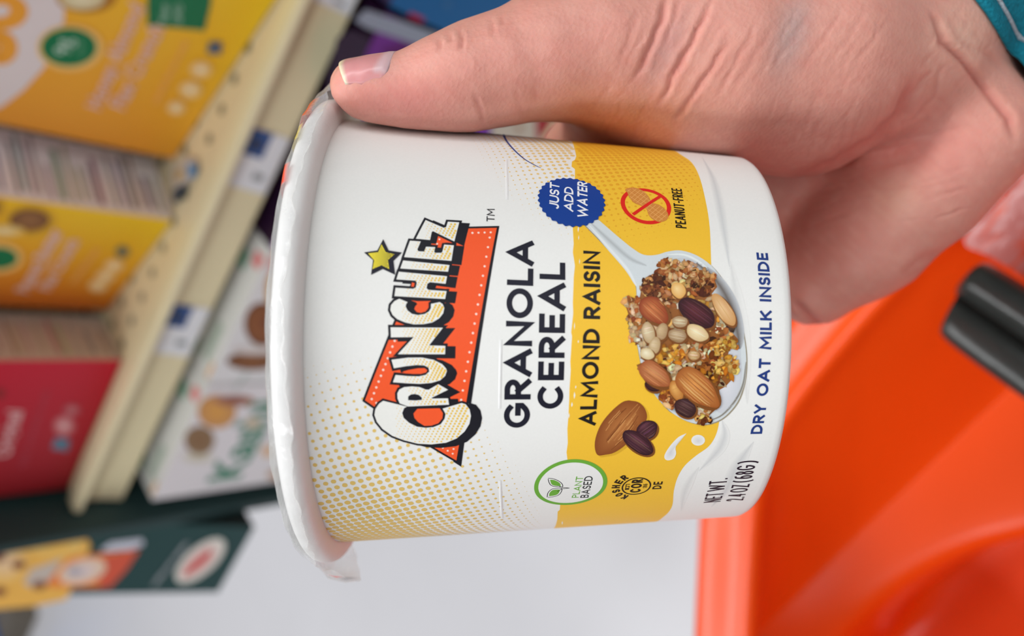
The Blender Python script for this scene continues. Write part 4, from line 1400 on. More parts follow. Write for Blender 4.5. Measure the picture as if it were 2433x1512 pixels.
P.stroke(lt([Z6(300, 968), Z6(345, 938), Z6(418, 932)]), pxw(1.9), K((30, 36, 30)))
P.text('PLANT', uvp(*Z6(506, 1024)), uvp(*Z6(553, 820)), cap_h(1363, 1380, 1160), 0.155, GRN, gap=0.13)
P.text('BASED', uvp(*Z6(600, 1024)), uvp(*Z6(647, 816)), cap_h(1387, 1407, 1160), 0.155, K((50, 50, 52)), gap=0.13)
P.build('plant_based_roundel', cup, INK_CUP)

# ---- kosher mark
P = Print(CUP, 0.000040)
KB = K((46, 34, 16))
c_ = uvp(*Z6(1062, 918))
r_ = abs(uvp(*Z6(922, 918))[1] - uvp(*Z6(1202, 918))[1]) / 2
P.stroke(circ(r_ * 0.95), r_ * 0.10, KB, True)
P.text('COR', (c_[0] - r_ * 0.72, c_[1] - r_ * 0.36), (c_[0] + r_ * 0.80, c_[1] - r_ * 0.36), r_ * 0.74, 0.2, KB, gap=0.1)
P.text('186', (c_[0] - r_ * 0.22, c_[1] - r_ * 0.74), (c_[0] + r_ * 0.26, c_[1] - r_ * 0.74), r_ * 0.30, 0.16, KB, gap=0.16)
for st in ([(-.30, .50), (-.30, .72), (-.16, .72), (-.16, .50)], [(-.23, .52), (-.23, .72)], [(-.30, .50), (-.16, .50)], [(-.06, .50), (.08, .50), (.08, .72), (-.06, .72)], [(.16, .72), (.30, .72), (.30, .50)]):
    P.stroke([(c_[0] + x * r_, c_[1] + y * r_) for x, y in st], r_ * 0.06, KB, cap=r_ * 0.03)
for k, ch in enumerate('KOSHER'):
    a_ = math.radians(152 - k * 22)
    ctr_ = np.array([c_[0] + r_ * 1.12 * math.cos(a_), c_[1] + r_ * 1.12 * math.sin(a_)])
    tx_ = np.array([math.sin(a_), -math.cos(a_)])
    P.text(ch, ctr_ - tx_ * r_ * 0.18, ctr_ + tx_ * r_ * 0.18, r_ * 0.56, 0.23, KB)
P.text('DE', (c_[0] - r_ * 0.42, c_[1] - r_ * 1.75), (c_[0] + r_ * 0.44, c_[1] - r_ * 1.75), r_ * 0.62, 0.18, KB, gap=0.14)
P.build('kosher_mark', cup, INK_CUP)

# ---- thin blue swoosh by the thumb
P = Print(CUP, 0.000036)
q = curve_px([Z3(132, 62), Z3(165, 135), Z3(240, 222), Z3(330, 300), Z3(430, 357), Z3(474, 376)], 5)
P.stroke(lt(q), pxw(5.5), K((40, 64, 140)), taper=np.linspace(1.3, 0.25, len(q)))
P.build('blue_swoosh', cup, INK_CUP)

# ================================================================== orange shopping basket
M_orange = mat('orange_plastic', (232, 76, 10), rough=0.30, noise=0.03, scale=25, spec=0.5, bump=0.08, bump_scale=500)
ZR = 0.950
def atz(px, py, z):
    return at(px, py, 2, z)
# stations along the rim: outer edge, flange top, inner ridge, wall, foot of the wall
ridge_px = [(2700, 160), (2433, 422), (2300, 540), (2150, 668), (2000, 838), (1880, 985), (1822, 1085), (1803, 1180), (1797, 1290), (1792, 1400), (1787, 1512), (1782, 1640)]
foot_px = [((2700, 640), .842), ((2433, 888), .846), ((2310, 1005), .848), ((2200, 1112), .851), ((2080, 1228), .855), ((1980, 1326), .859), ((1915, 1390), .864), ((1872, 1432), .869), ((1840, 1462), .875), ((1810, 1492), .882), ((1760, 1540), .884), ((1700, 1610), .884)]
# a step in the wall: inner edge of the ledge, below it the wall goes on down
ledge_px = [(2700, 1180), (2433, 1262), (2330, 1282), (2240, 1318), (2150, 1370), (2075, 1428), (2030, 1468), (1998, 1500), (1970, 1535), (1945, 1575), (1905, 1640), (1860, 1720)]
rows = []
n_st = len(ridge_px)
ridge = [atz(px, py, ZR) for px, py in ridge_px]
foot = [atz(p[0], p[1], z) for p, z in foot_px]
ledge = [atz(p[0], p[1], 0.846 + (z - 0.846) * 0.35) for p, (_, z) in zip(ledge_px, foot_px)]
# closing stations on the near side (towards the shopper), out of the photo
extra = [((-0.335, -0.075), (-0.29, -0.075)), ((-0.355, -0.16), (-0.30, -0.16)), ((-0.32, -0.26), (-0.27, -0.24)), ((-0.22, -0.325), (-0.19, -0.285)), ((-0.05, -0.34), (-0.04, -0.30)), ((0.12, -0.335), (0.11, -0.295)), ((0.22, -0.28), (0.19, -0.25)), ((0.255, -0.16), (0.21, -0.15)), ((0.25, -0.04), (0.205, -0.05)), ((0.20, 0.045), (0.17, 0.012))]
for (a, b) in extra:
    ridge.append(np.array([a[0], a[1], ZR]))
    foot.append(np.array([b[0], b[1], 0.850]))
    ledge.append(np.array([b[0] * 0.86 - 0.01, -0.13 + (b[1] + 0.13) * 0.80, 0.848]))
ridge, foot, ledge = np.array(ridge), np.array(foot), np.array(ledge)
m_ = len(ridge)
# outward direction in plan
tan = np.roll(ridge, -1, 0) - np.roll(ridge, 1, 0)
outw = np.stack([-tan[:, 1], tan[:, 0], 0 * tan[:, 0]], 1)
cen = ridge.mean(0)
flip = np.sign(((ridge - cen) * outw).sum(1))
outw = outw * flip[:, None]
outw /= np.linalg.norm(outw, axis=1)[:, None]
zz = np.array([0, 0, 1.0])
def row(f):
    rows.append(np.array([f(i) for i in range(m_)]))
row(lambda i: ridge[i] + outw[i] * 0.036 - zz * 0.040)
row(lambda i: ridge[i] + outw[i] * 0.037 - zz * 0.012)
row(lambda i: ridge[i] + outw[i] * 0.034 - zz * 0.002)
row(lambda i: ridge[i] + outw[i] * 0.027 + zz * 0.001)
row(lambda i: ridge[i] + outw[i] * 0.010 - zz * 0.001)
row(lambda i: ridge[i] + outw[i] * 0.004 + zz * 0.0025)
row(lambda i: ridge[i])
row(lambda i: ridge[i] - outw[i] * 0.002 - zz * 0.008)
row(lambda i: ridge[i] * 0.75 + foot[i] * 0.25 + outw[i] * 0.002)
row(lambda i: ridge[i] * 0.45 + foot[i] * 0.55 + outw[i] * 0.003)
row(lambda i: ridge[i] * 0.10 + foot[i] * 0.90 + outw[i] * 0.002)
row(lambda i: ridge[i] * 0.025 + foot[i] * 0.975 + outw[i] * 0.0005)
row(lambda i: foot[i] - outw[i] * 0.0005)
row(lambda i: foot[i] * 0.97 + ledge[i] * 0.03)
fc = ledge.mean(0)
fc[2] = 0.700
row(lambda i: foot[i] * 0.86 + ledge[i] * 0.14)
row(lambda i: foot[i] * 0.35 + ledge[i] * 0.65)
row(lambda i: ledge[i] + outw[i] * 0.001 - zz * 0.001)
row(lambda i: ledge[i] - outw[i] * 0.006 - zz * 0.010)
row(lambda i: ledge[i] - outw[i] * 0.012 - zz * 0.050)
row(lambda i: ledge[i] - outw[i] * 0.018 - zz * 0.125)
row(lambda i: np.append((ledge[i] * 0.85 + fc * 0.15)[:2], 0.702))
row(lambda i: np.append((ledge[i] * 0.40 + fc * 0.60)[:2], 0.701))
V, F = list(np.vstack(rows)), []
for k in range(len(rows) - 1):
    for i in range(m_):
        j = (i + 1) % m_
        F.append((k * m_ + i, k * m_ + j, (k + 1) * m_ + j, (k + 1) * m_ + i))
last = (len(rows) - 1) * m_
V.append(np.array([fc[0], fc[1], 0.701]))
for i in range(m_):
    F.append((last + i, last + (i + 1) % m_, len(V) - 1))
basket = empty('shopping_basket', (float(fc[0]), float(fc[1]), 0.70), 'orange plastic shopping basket with a black handle, below the hand', 'basket')
me = bpy.data.meshes.new('basket_body')
me.from_pydata((np.array(V) - np.array(basket.location)).tolist(), [], F)
bm = bmesh.new(); bm.from_mesh(me)
bmesh.ops.recalc_face_normals(bm, faces=bm.faces)
bm.to_mesh(me); bm.free()
me.polygons.foreach_set('use_smooth', [True] * len(me.polygons))
body = link('basket_body', me, M_orange, basket)
sd = body.modifiers.new('thickness', 'SOLIDIFY'); sd.thickness = 0.003; sd.offset = -1
sb = body.modifiers.new('smooth', 'SUBSURF'); sb.levels = 2; sb.render_levels = 2

# black grip lying across the rim
M_grip = mat('black_rubber', (58, 60, 58), rough=0.26, noise=0.2, scale=120, spec=0.5, bump=0.25, bump_scale=220)
ZG = 1.000
e0, e1 = atz(2207, 790, ZG), atz(2440, 958, ZG)
gd = e1 - e0; gd[2] = 0; gd /= np.linalg.norm(gd)
gs = atz(2345, 615, ZG) - e0; gs -= gd * (gs @ gd); gw = np.linalg.norm(gs); gs /= gw
# section across the grip: two rounded bars with a groove between
sec = [(0.0, -0.004), (0.02, 0.003), (0.10, 0.0065), (0.28, 0.0075), (0.42, 0.006), (0.47, 0.0015), (0.50, -0.001), (0.53, 0.0025), (0.60, 0.0085), (0.75, 0.0105), (0.92, 0.0075), (0.99, 0.002), (1.0, -0.005), (0.94, -0.012), (0.5, -0.015), (0.06, -0.012)]
V, F = [], []
stn = [(-0.0005, 0.0), (0.0, 0.72), (0.0012, 0.9), (0.004, 1.0), (0.05, 1.0), (0.12, 1.0), (0.20, 1.0)]
g0 = e0 + gs * gw * 0.5
for d_, sc in stn:
    for a, h in sec:
        skew = 0.006 * (a - 0.35)                     # the end is cut a little on the slant
        V.append(g0 + gd * (d_ - skew) + gs * ((a - 0.5) * gw * sc) + zz * (h * sc))
k_ = len(sec)
for s_ in range(len(stn) - 1):
    for i in range(k_):
        j = (i + 1) % k_
        F.append((s_ * k_ + i, s_ * k_ + j, (s_ + 1) * k_ + j, (s_ + 1) * k_ + i))
F.append(tuple(range(k_)))
F.append(tuple(range(len(V) - 1, len(V) - k_ - 1, -1)))
me = bpy.data.meshes.new('handle')
me.from_pydata((np.array(V) - np.array(basket.location)).tolist(), [], F)
bm = bmesh.new(); bm.from_mesh(me)
bmesh.ops.recalc_face_normals(bm, faces=bm.faces)
bm.to_mesh(me); bm.free()
me.polygons.foreach_set('use_smooth', [True] * len(me.polygons))
hd = link('handle', me, M_grip, basket)
hd['label'] = 'black two-bar handle grip'
sb = hd.modifiers.new('smooth', 'SUBSURF'); sb.levels = 2; sb.render_levels = 2

# clear glossy label stuck on the flange; its pinkish streaked colour paints in reflections
M_stick = mat('glossy_clear_label', (176, 92, 86), rough=0.2, noise=0.1, scale=60, spec=0.6, bump=0.5, bump_scale=160)
nt = M_stick.node_tree; N, L = nt.nodes, nt.links
tc = N.new('ShaderNodeTexCoord'); mp = N.new('ShaderNodeMapping')
mp.inputs['Rotation'].default_value = (0, 0, 0.5); mp.inputs['Scale'].default_value = (45, 160, 1)
L.new(tc.outputs['Object'], mp.inputs['Vector'])
nz = N.new('ShaderNodeTexNoise'); nz.inputs['Scale'].default_value = 1.0; nz.inputs['Detail'].default_value = 4; nz.inputs['Distortion'].default_value = 0.8
L.new(mp.outputs[0], nz.inputs['Vector'])
cr = N.new('ShaderNodeMapRange'); cr.inputs[1].default_value = 0.54; cr.inputs[2].default_value = 0.60
L.new(nz.outputs['Fac'], cr.inputs[0])
mx = N.new('ShaderNodeMix'); mx.data_type = 'RGBA'
b = N['Principled BSDF']
src = b.inputs['Base Color'].links[0].from_socket
L.new(cr.outputs[0], mx.inputs[0]); L.new(src, mx.inputs[6]); mx.inputs[7].default_value = lin((190, 56, 16)) + (1,)
L.new(mx.outputs[2], b.inputs['Base Color'])
pts = []
zs = ZR + 0.0045
poly_px = curve_px([(2291, 572), (2296, 560), (2330, 524), (2400, 452), (2445, 405)], 3).tolist() + [(2520, 420), (2520, 720)] + curve_px([(2440, 668), (2390, 632), (2340, 604), (2300, 588), (2291, 572)], 3).tolist()[:-1]
bm = bmesh.new()
vs = [bm.verts.new(tuple(atz(x, y, zs) - np.array(basket.location))) for x, y in poly_px]
f_ = bm.faces.new(vs)
r_ = bmesh.ops.extrude_face_region(bm, geom=[f_])
for v in [g for g in r_['geom'] if isinstance(g, bmesh.types.BMVert)]:
    v.co.z -= 0.0006
bmesh.ops.recalc_face_normals(bm, faces=bm.faces)
me = bpy.data.meshes.new('clear_label')
bm.to_mesh(me); bm.free()
link('clear_label', me, M_stick, basket)

# ================================================================== the hand
def Q(px, py, d):
    """camera-space point in millimetres"""
    return np.array([(px - PCX) / FPX * d, -(py - PCY) / FPX * d, -d]) * 1000.0
RC = np.array([-35.62102810, -2.72652134, -175.61391547])
AX = np.array([math.cos(a0) * math.cos(b0), math.sin(a0) * math.cos(b0), math.sin(b0)])
E1 = np.array([0, 0, 1.0]) - AX * AX[2]; E1 /= np.linalg.norm(E1)
E2 = np.array([0, 1.0, 0]) - AX * AX[1] - E1 * E1[1]; E2 /= np.linalg.norm(E2)
def W(s, phi, r):
    """point around the cup: s mm below the rim, phi degrees from the lens side over the top"""
    R_ = 46.0 - 0.0744 * s + r
    p = math.radians(phi)
    return RC + AX * s + R_ * (math.cos(p) * E1 + math.sin(p) * E2)

prims = []      # (a, ra, b, rb, k)
def cone(a, ra, b, rb, k=6.0):
    prims.append((np.asarray(a, float), ra, np.asarray(b, float), rb, k))
def chain(pts, k=6.0):
    for (a, ra), (b, rb) in zip(pts[:-1], pts[1:]):
        cone(a, ra, b, rb, k)
# thumb (two parallel chains: wider than thick)
for dz in (-.0026, .0024):
    chain([(Q(852, 213, .1550 + dz), 5.5), (Q(900, 215, .1553 + dz), 6.1), (Q(955, 217, .1560 + dz), 6.7), (Q(992, 213, .1565 + dz), 7.3), (Q(1040, 203, .1572 + dz), 8.8), (Q(1100, 192, .1585 + dz), 9.95), (Q(1190, 167, .1605 + dz), 10.8), (Q(1290, 138, .1630 + dz), 12.2), (Q(1385, 112, .1655 + dz), 13.9)], 2.0)
cone(Q(836, 197, .1552), 4.0, Q(905, 203, .1556), 5.0, 1.5)
cone(Q(1042, 172, .1565), 5.9, Q(1118, 150, .1580), 7.8, 2.0)        # knuckle skin above the joint
# ball of the thumb
chain([(Q(1385, 112, .1660), 13.0), (Q(1500, 118, .1690), 17.0), (Q(1680, 130, .1730), 21.5), (Q(1900, 130, .1780), 23.5), (Q(2120, 105, .1850), 21.5), (Q(2270, 85, .1930), 15.5)], 7.0)
cone(Q(1500, 60, .178), 16, Q(2000, 20, .190), 20, 8)
cone(Q(1560, 210, .178), 13, Q(1900, 240, .184), 17, 7)
# web between thumb and forefinger
cone(Q(1450, 190, .176), 11, Q(1420, 330, .198), 9.0, 5)
# palm: metacarpals from the wrist to the four knuckles
WR1, WR2 = Q(2310, 40, .196), Q(2425, 235, .200)
MC = [Q(1374, 372, .2065), Q(1530, 480, .2230), Q(1680, 575, .2270), Q(1835, 662, .2230)]
cone(WR1, 15, MC[0], 10.4, 7)
cone((WR1 * 2 + WR2) / 3, 14.5, MC[1], 9.6, 7)
cone((WR1 + WR2 * 2) / 3, 14.5, MC[2], 9.4, 7)
cone(WR2, 13.8, MC[3], 9.0, 7)
cone(Q(2150, 250, .200), 13, Q(1750, 480, .222), 9, 7)
# heel on the little-finger side
chain([(Q(2290, 318, .1880), 15.0), (Q(2180, 430, .1960), 16.0), (Q(2050, 560, .2060), 15.5), (Q(1935, 665, .2140), 12.5)], 6.0)
cone(Q(2235, 235, .187), 14, Q(2290, 318, .187), 14.5, 6)
# wrist and forearm
FA = np.array([0.80, 0.60, -0.06]); FA /= np.linalg.norm(FA)
cone(WR1, 15.5, WR1 + FA * 120, 20, 7)
cone(WR2, 14.2, WR2 + FA * 120, 19, 7)
# fingers closing round the back of the cup
for mc, s_, ph, L_ in ((MC[0], (46, 40, 36, 33), (166, 194, 214), (8.6, 7.8, 7.2, 6.2)),
                       (MC[1], (60, 53, 50, 48), (182, 209, 228), (8.8, 8.0, 7.4, 6.3)),
                       (MC[2], (74, 66, 63, 61), (188, 213, 230), (8.5, 7.7, 7.1, 6.1)),
                       (MC[3], (90, 79, 75, 73), (192, 212, 226), (7.8, 6.8, 6.2, 5.4))):
    pts = [(mc, L_[0] + 0.6), (W(s_[0], (150 + ph[0]) / 2 + 6, 8.9), L_[0]), (W(s_[1], ph[0] + 4, 8.3), L_[1]), (W(s_[2], ph[1], 7.6), L_[2]), (W(s_[3], ph[2], 6.7), L_[3])]
    chain(pts, 1.6)

GMIN, GMAX, GS = np.array([-52.0, -66.0, -262.0]), np.array([222.0, 150.0, -134.0]), 1.15
dims = np.ceil((GMAX - GMIN) / GS).astype(int) + 1
gx, gy, gz = [GMIN[i] + GS * np.arange(dims[i]) for i in range(3)]

def prim_d(P, a, ra, b, rb):
    ba = b - a
    L2 = ba @ ba
    pa = P - a
    t = np.clip((pa @ ba) / L2, 0, 1)
    return np.linalg.norm(pa - t[..., None] * ba, axis=-1) - (ra + (rb - ra) * t)
def cup_d(P):
    q = P - RC
    s = q @ AX
    r = np.linalg.norm(q - s[..., None] * AX, axis=-1)
    cone_ = np.maximum(r - (46.0 - 0.0744 * s), np.maximum(-5.5 - s, s - 84.6))
    rim_ = np.sqrt((r - 46.6) ** 2 + (s + 2.2) ** 2) - 4.4
    return np.minimum(cone_, rim_)
def smin(a, b, k):
    h = np.clip(0.5 + 0.5 * (b - a) / k, 0, 1)
    return b + (a - b) * h - k * h * (1 - h)
def hand_d(P):
    d = np.full(P.shape[:-1], 1e3)
    for a, ra, b, rb, k in prims:
        d = smin(d, prim_d(P, a, ra, b, rb), k)
    return -smin(-d, cup_d(P) - 0.25, 1.2)
D = np.full(dims, 40.0, np.float32)
for a, ra, b, rb, k in prims:
    r = max(ra, rb) + 2 * k + 3
    lo = np.clip(np.floor((np.minimum(a, b) - r - GMIN) / GS).astype(int), 0, dims)
    hi = np.clip(np.ceil((np.maximum(a, b) + r - GMIN) / GS).astype(int) + 1, 0, dims)
    if (hi <= lo).any():
        continue
    sl = tuple(slice(lo[i], hi[i]) for i in range(3))
    X, Y, Z = np.meshgrid(gx[sl[0]], gy[sl[1]], gz[sl[2]], indexing='ij')
    P_ = np.stack([X, Y, Z], -1)
    D[sl] = smin(D[sl], prim_d(P_, a, ra, b, rb), k)
X, Y, Z = np.meshgrid(gx, gy, gz, indexing='ij')
band = np.abs(D) < 6
D[band] = -smin(-D[band], cup_d(np.stack([X[band], Y[band], Z[band]], -1)) - 0.25, 1.2)
inb = D <= -6
cd = cup_d(np.stack([X[inb], Y[inb], Z[inb]], -1)) - 0.25
D[inb] = np.maximum(D[inb], -cd)
# close the forearm where the sleeve hides it
cut = (np.stack([X, Y, Z], -1) - (WR1 + WR2) / 2) @ FA - 95.0
D = np.maximum(D, cut.astype(np.float32))
del X, Y, Z
# surface nets
neg = D < 0
nx, ny, nz_ = dims
cnt = np.zeros((nx - 1, ny - 1, nz_ - 1), np.int8)
corners = [(i, j, k) for i in (0, 1) for j in (0, 1) for k in (0, 1)]
for i, j, k in corners:
    cnt += neg[i:nx - 1 + i, j:ny - 1 + j, k:nz_ - 1 + k]
act = (cnt > 0) & (cnt < 8)
idx = -np.ones(act.shape, np.int64)
cells = np.argwhere(act)
idx[act] = np.arange(len(cells))
acc, wsum = np.zeros((len(cells), 3)), np.zeros(len(cells))
ii, jj, kk = cells.T
for a in corners:
    for ax in range(3):
        if a[ax]:
            continue
        b = list(a); b[ax] = 1
        da = D[ii + a[0], jj + a[1], kk + a[2]].astype(float)
        db = D[ii + b[0], jj + b[1], kk + b[2]].astype(float)
        c = (da < 0) != (db < 0)
        t = np.where(c, da / np.where(c, da - db, 1), 0)
        p = np.array(a, float)[None].repeat(len(cells), 0)
        p[:, ax] += t
        acc[c] += p[c]; wsum[c] += 1
verts = GMIN + GS * (cells + acc / wsum[:, None])
faces = []
for ax in range(3):
    u_, v_ = (ax + 1) % 3, (ax + 2) % 3
    s0 = [slice(1, dims[q] - 1) for q in range(3)]; s1 = list(s0)
    s0[ax] = slice(0, dims[ax] - 1); s1[ax] = slice(1, dims[ax])
    A_, B_ = neg[tuple(s0)], neg[tuple(s1)]
    ch = np.argwhere(A_ != B_)
    base = ch.copy()
    for q in range(3):
        if q != ax:
            base[:, q] += 1
    sgn = A_[tuple(ch.T)]
    def cidx(du, dv):
        c = base.copy(); c[:, u_] += du; c[:, v_] += dv
        return idx[tuple(c.T)]
    q = np.stack([cidx(-1, -1), cidx(0, -1), cidx(0, 0), cidx(-1, 0)], 1)
    q[~sgn] = q[~sgn][:, ::-1]
    faces.append(q)
faces = np.vstack(faces)
me = bpy.data.meshes.new('hand_base')
me.from_pydata(verts.tolist(), [], faces.tolist())
# relax a little, refine to about half a millimetre
ob = bpy.data.objects.new('hand_base', me)
COL.objects.link(ob)
sm = ob.modifiers.new('relax', 'SMOOTH'); sm.factor = 0.5; sm.iterations = 3
ss = ob.modifiers.new('fine', 'SUBSURF'); ss.levels = 1; ss.render_levels = 1
dg = bpy.context.evaluated_depsgraph_get()
me2 = bpy.data.meshes.new_from_object(ob.evaluated_get(dg))
bpy.data.objects.remove(ob)
nv = len(me2.vertices)
co = np.empty(nv * 3); me2.vertices.foreach_get('co', co); co = co.reshape(-1, 3)
no = np.empty(nv * 3); me2.vertices.foreach_get('normal', no); no = no.reshape(-1, 3)
pxy = np.stack([PCX + FPX * co[:, 0] / -co[:, 2], PCY - FPX * co[:, 1] / -co[:, 2]], 1)
view = -co / np.linalg.norm(co, axis=1)[:, None]
facing = (no * view).sum(1)

def seg_dist(P2, pl):
    best = np.full(len(P2), 1e9)
    tt = np.zeros(len(P2))
    for i in range(len(pl) - 1):
        a, b = pl[i], pl[i + 1]
        ab = b - a
        t = np.clip(((P2 - a) @ ab) / (ab @ ab), 0, 1)
        d = np.linalg.norm(P2 - a - t[:, None] * ab, axis=1)
        m = d < best
        best[m] = d[m]
        tt[m] = ((i + t) / (len(pl) - 1))[m]
    return best, tt
disp = np.zeros(nv)
red = np.zeros(nv)
# skin folds, as they run over the hand (width in px, depth in mm)
folds = [
    ([(1090, 66), (1098, 92), (1093, 118)], 4.5, 0.4), ([(1040, 88), (1046, 104), (1042, 122)], 5, 0.22), ([(1066, 76), (1072, 100)], 5, 0.2),
    ([(1163, 40), (1172, 62), (1170, 90)], 4, 0.2), ([(1190, 34), (1194, 60)], 5, 0.2), ([(1128, 222), (1140, 258), (1148, 300)], 4.5, 0.32), ([(1224, 205), (1236, 250), (1240, 282)], 4.5, 0.12), ([(1268, 200), (1276, 240)], 6, 0.12),
    ([(1585, -20), (1572, 50), (1550, 101), (1504, 205)], 7, 0.55), ([(1700, -20), (1646, 101), (1605, 172), (1560, 262)], 6, 0.60), ([(1740, 85), (1687, 167), (1640, 235), (1600, 292)], 6, 0.50),
    ([(1660, 60), (1610, 150), (1572, 205)], 5, 0.22), ([(1800, 60), (1740, 165), (1700, 235)], 5, 0.22), ([(1850, 40), (1790, 140), (1740, 220)], 5, 0.14), ([(1620, -10), (1600, 50), (1575, 110)], 5, 0.22), ([(1520, 20), (1500, 80), (1470, 150)], 7, 0.16), ([(1930, 20), (1880, 100), (1830, 170)], 5, 0.12), ([(2010, 10), (1960, 90), (1900, 170)], 5, 0.14), ([(2060, 20), (2010, 100), (1960, 160)], 5, 0.12), ([(2120, 30), (2080, 90), (2030, 150)], 5, 0.12),
    ([(2222, 35), (2240, 100), (2290, 147), (2340, 213), (2398, 282), (2412, 345)], 9, 0.95), ([(2205, 20), (2235, 75), (2252, 100)], 7, 0.3), ([(2262, 95), (2330, 120), (2390, 170)], 7, 0.15), ([(2300, 60), (2340, 110), (2400, 190)], 8, 0.14),
    ([(2185, 180), (2163, 213), (2143, 264), (2087, 324), (2010, 372), (1940, 405), (1850, 440)], 14, 0.85), ([(2215, 165), (2190, 195), (2168, 235)], 5, 0.25), ([(2240, 150), (2228, 195), (2220, 230), (2190, 262), (2152, 292)], 5, 0.22), ([(2220, 250), (2170, 280), (2120, 305)], 5, 0.15),
    ([(2230, 330), (2160, 345), (2070, 360), (1980, 395)], 5, 0.14), ([(2210, 370), (2120, 385), (2020, 400)], 5, 0.14), ([(2300, 300), (2210, 320), (2130, 328)], 5, 0.12), ([(2200, 440), (2110, 450), (2040, 440)], 6, 0.10),
    ([(1880, 712), (1922, 752), (1968, 790)], 9, 1.0), ([(2140, 660), (2180, 620), (2240, 590)], 9, 0.25),
]
fr_ = random.Random(21)
for k in range(64):                     # fine skin lines running across the ball of the thumb
    x, y = fr_.uniform(1440, 2180), fr_.uniform(0, 300)
    l_ = fr_.uniform(50, 150)
    a_ = fr_.uniform(0.95, 1.25) + (x - 1800) * 0.0002
    dx, dy = -math.cos(a_) * l_, math.sin(a_) * l_
    folds.append(([(x, y), (x + dx * .5 + fr_.uniform(-6, 6), y + dy * .5), (x + dx, y + dy)], 3.2, fr_.uniform(0.05, 0.14)))
for k in range(40):                     # crossing lines on the wrist
    x, y = fr_.uniform(2180, 2420), fr_.uniform(0, 330)
    l_ = fr_.uniform(30, 90)
    a_ = fr_.choice([0.9, 2.2]) + fr_.uniform(-0.3, 0.3)
    dx, dy = math.cos(a_) * l_, math.sin(a_) * l_
    folds.append(([(x, y), (x + dx * .5 + fr_.uniform(-5, 5), y + dy * .5), (x + dx, y + dy)], 3.2, fr_.uniform(0.05, 0.12)))
for k in range(36):                     # fine lines of the palm, nearly along the image
    x, y = fr_.uniform(1960, 2330), fr_.uniform(310, 520)
    l_ = fr_.uniform(60, 160)
    a_ = 2.85 + fr_.uniform(-0.15, 0.15)
    dx, dy = math.cos(a_) * l_, math.sin(a_) * l_
    folds.append(([(x, y), (x + dx * .5, y + dy * .5 + fr_.uniform(-5, 5)), (x + dx, y + dy)], 3.2, fr_.uniform(0.05, 0.11)))
front = (facing > -0.05) & (co[:, 2] > -232)
for pl, w, dpt in folds:
    pl = np.array(pl, float)
    bb = front & (pxy[:, 0] > pl[:, 0].min() - 60) & (pxy[:, 0] < pl[:, 0].max() + 60) & (pxy[:, 1] > pl[:, 1].min() - 60) & (pxy[:, 1] < pl[:, 1].max() + 60)
    ix = np.where(bb)[0]
    if len(ix) == 0:
        continue
    wig = 2.0 * np.sin(pxy[ix, 0] * 0.13) + 2.0 * np.sin(pxy[ix, 1] * 0.11)
    d, t = seg_dist(pxy[ix] + wig[:, None] * 0.5, pl)
    fade = np.clip(np.minimum(t, 1 - t) * 5, 0, 1)
    g = np.exp(-(d / w) ** 2) * fade
    disp[ix] -= dpt * g
    disp[ix] += dpt * (0.28 if dpt > 0.2 else 0.1) * np.exp(-((d - 2.2 * w) / (1.4 * w)) ** 2) * fade
    red[ix] = np.maximum(red[ix], g * min(1, dpt * 1.6))
# low soft unevenness of flesh
def vnoise(P3, f, seed):
    r = np.random.default_rng(seed)
    out = 0
    for _ in range(7):
        k = r.normal(size=3); k /= np.linalg.norm(k)
        out = out + np.sin(P3 @ k * f * r.uniform(.6, 1.5) + r.uniform(0, 6.28))
    return out / 7 ** 0.5
disp += 0.06 * vnoise(co, 0.45, 3) + 0.02 * vnoise(co, 1.3, 4)

co2 = co + no * disp[:, None]
# keep the skin out of the cup
cdv = cup_d(co2)
push = np.clip(0.12 - cdv, 0, 1.5)
rad = co2 - RC; rad = rad - (rad @ AX)[:, None] * AX; rad /= np.linalg.norm(rad, axis=1)[:, None]
co2 += rad * (push * (cdv < 0.12) * (cdv > -1.5))[:, None]
hand_w = (co2 / 1000.0) @ CAM_ROT.T + CAM_POS
wrist_w = ((WR1 + WR2) / 2 / 1000.0) @ CAM_ROT.T + CAM_POS

# skin colour: warm base, redder palm heel and folds, bluish veins, paler wrist
def patch(cx_, cy_, rx, ry, rot=0.0):
    c_, s_ = math.cos(rot), math.sin(rot)
    x, y = pxy[:, 0] - cx_, pxy[:, 1] - cy_
    u, v = (x * c_ + y * s_) / rx, (-x * s_ + y * c_) / ry
    return np.exp(-(u * u + v * v))
base = np.array(lin((219, 156, 141)))
tone = np.tile(base, (nv, 1))
def blend(w_, c, amt):
    global tone
    w_ = np.clip(w_ * amt, 0, 1)[:, None]
    tone = tone * (1 - w_) + np.array(lin(c)) * w_
blend(patch(2130, 350, 130, 60, -0.4), (232, 138, 126), 0.75)
blend(patch(2270, 380, 100, 90), (226, 150, 138), 0.5)
blend(patch(950, 235, 130, 60), (224, 140, 132), 0.75)
blend(patch(1230, 150, 170, 120), (234, 164, 150), 0.6)
blend(patch(1020, 130, 90, 40), (238, 168, 154), 0.6)
blend(patch(1880, 80, 40, 100, 0.3), (188, 164, 160), 0.75)
blend(patch(1580, 120, 30, 90, 0.5), (196, 152, 148), 0.55)
blend(patch(2300, 90, 120, 90), (218, 182, 162), 0.7)
blend(patch(1500, 260, 200, 50), (226, 164, 138), 0.3)
blend(patch(1960, 520, 160, 160), (190, 122, 108), 0.65)  # redder palm hollow, also darkened to paint in the cup's shade
blend(patch(2130, 470, 60, 60), (228, 182, 158), 0.5)
mot = vnoise(co, 0.9, 9) * 0.5 + vnoise(co, 2.1, 10) * 0.5
blend(np.clip(mot, 0, 1), (232, 180, 164), 0.16)
blend(np.clip(-mot, 0, 1), (214, 134, 122), 0.2)
blend(red, (200, 104, 94), 0.55)
me2.name = 'person'
me2.vertices.foreach_set('co', (hand_w - wrist_w).ravel())
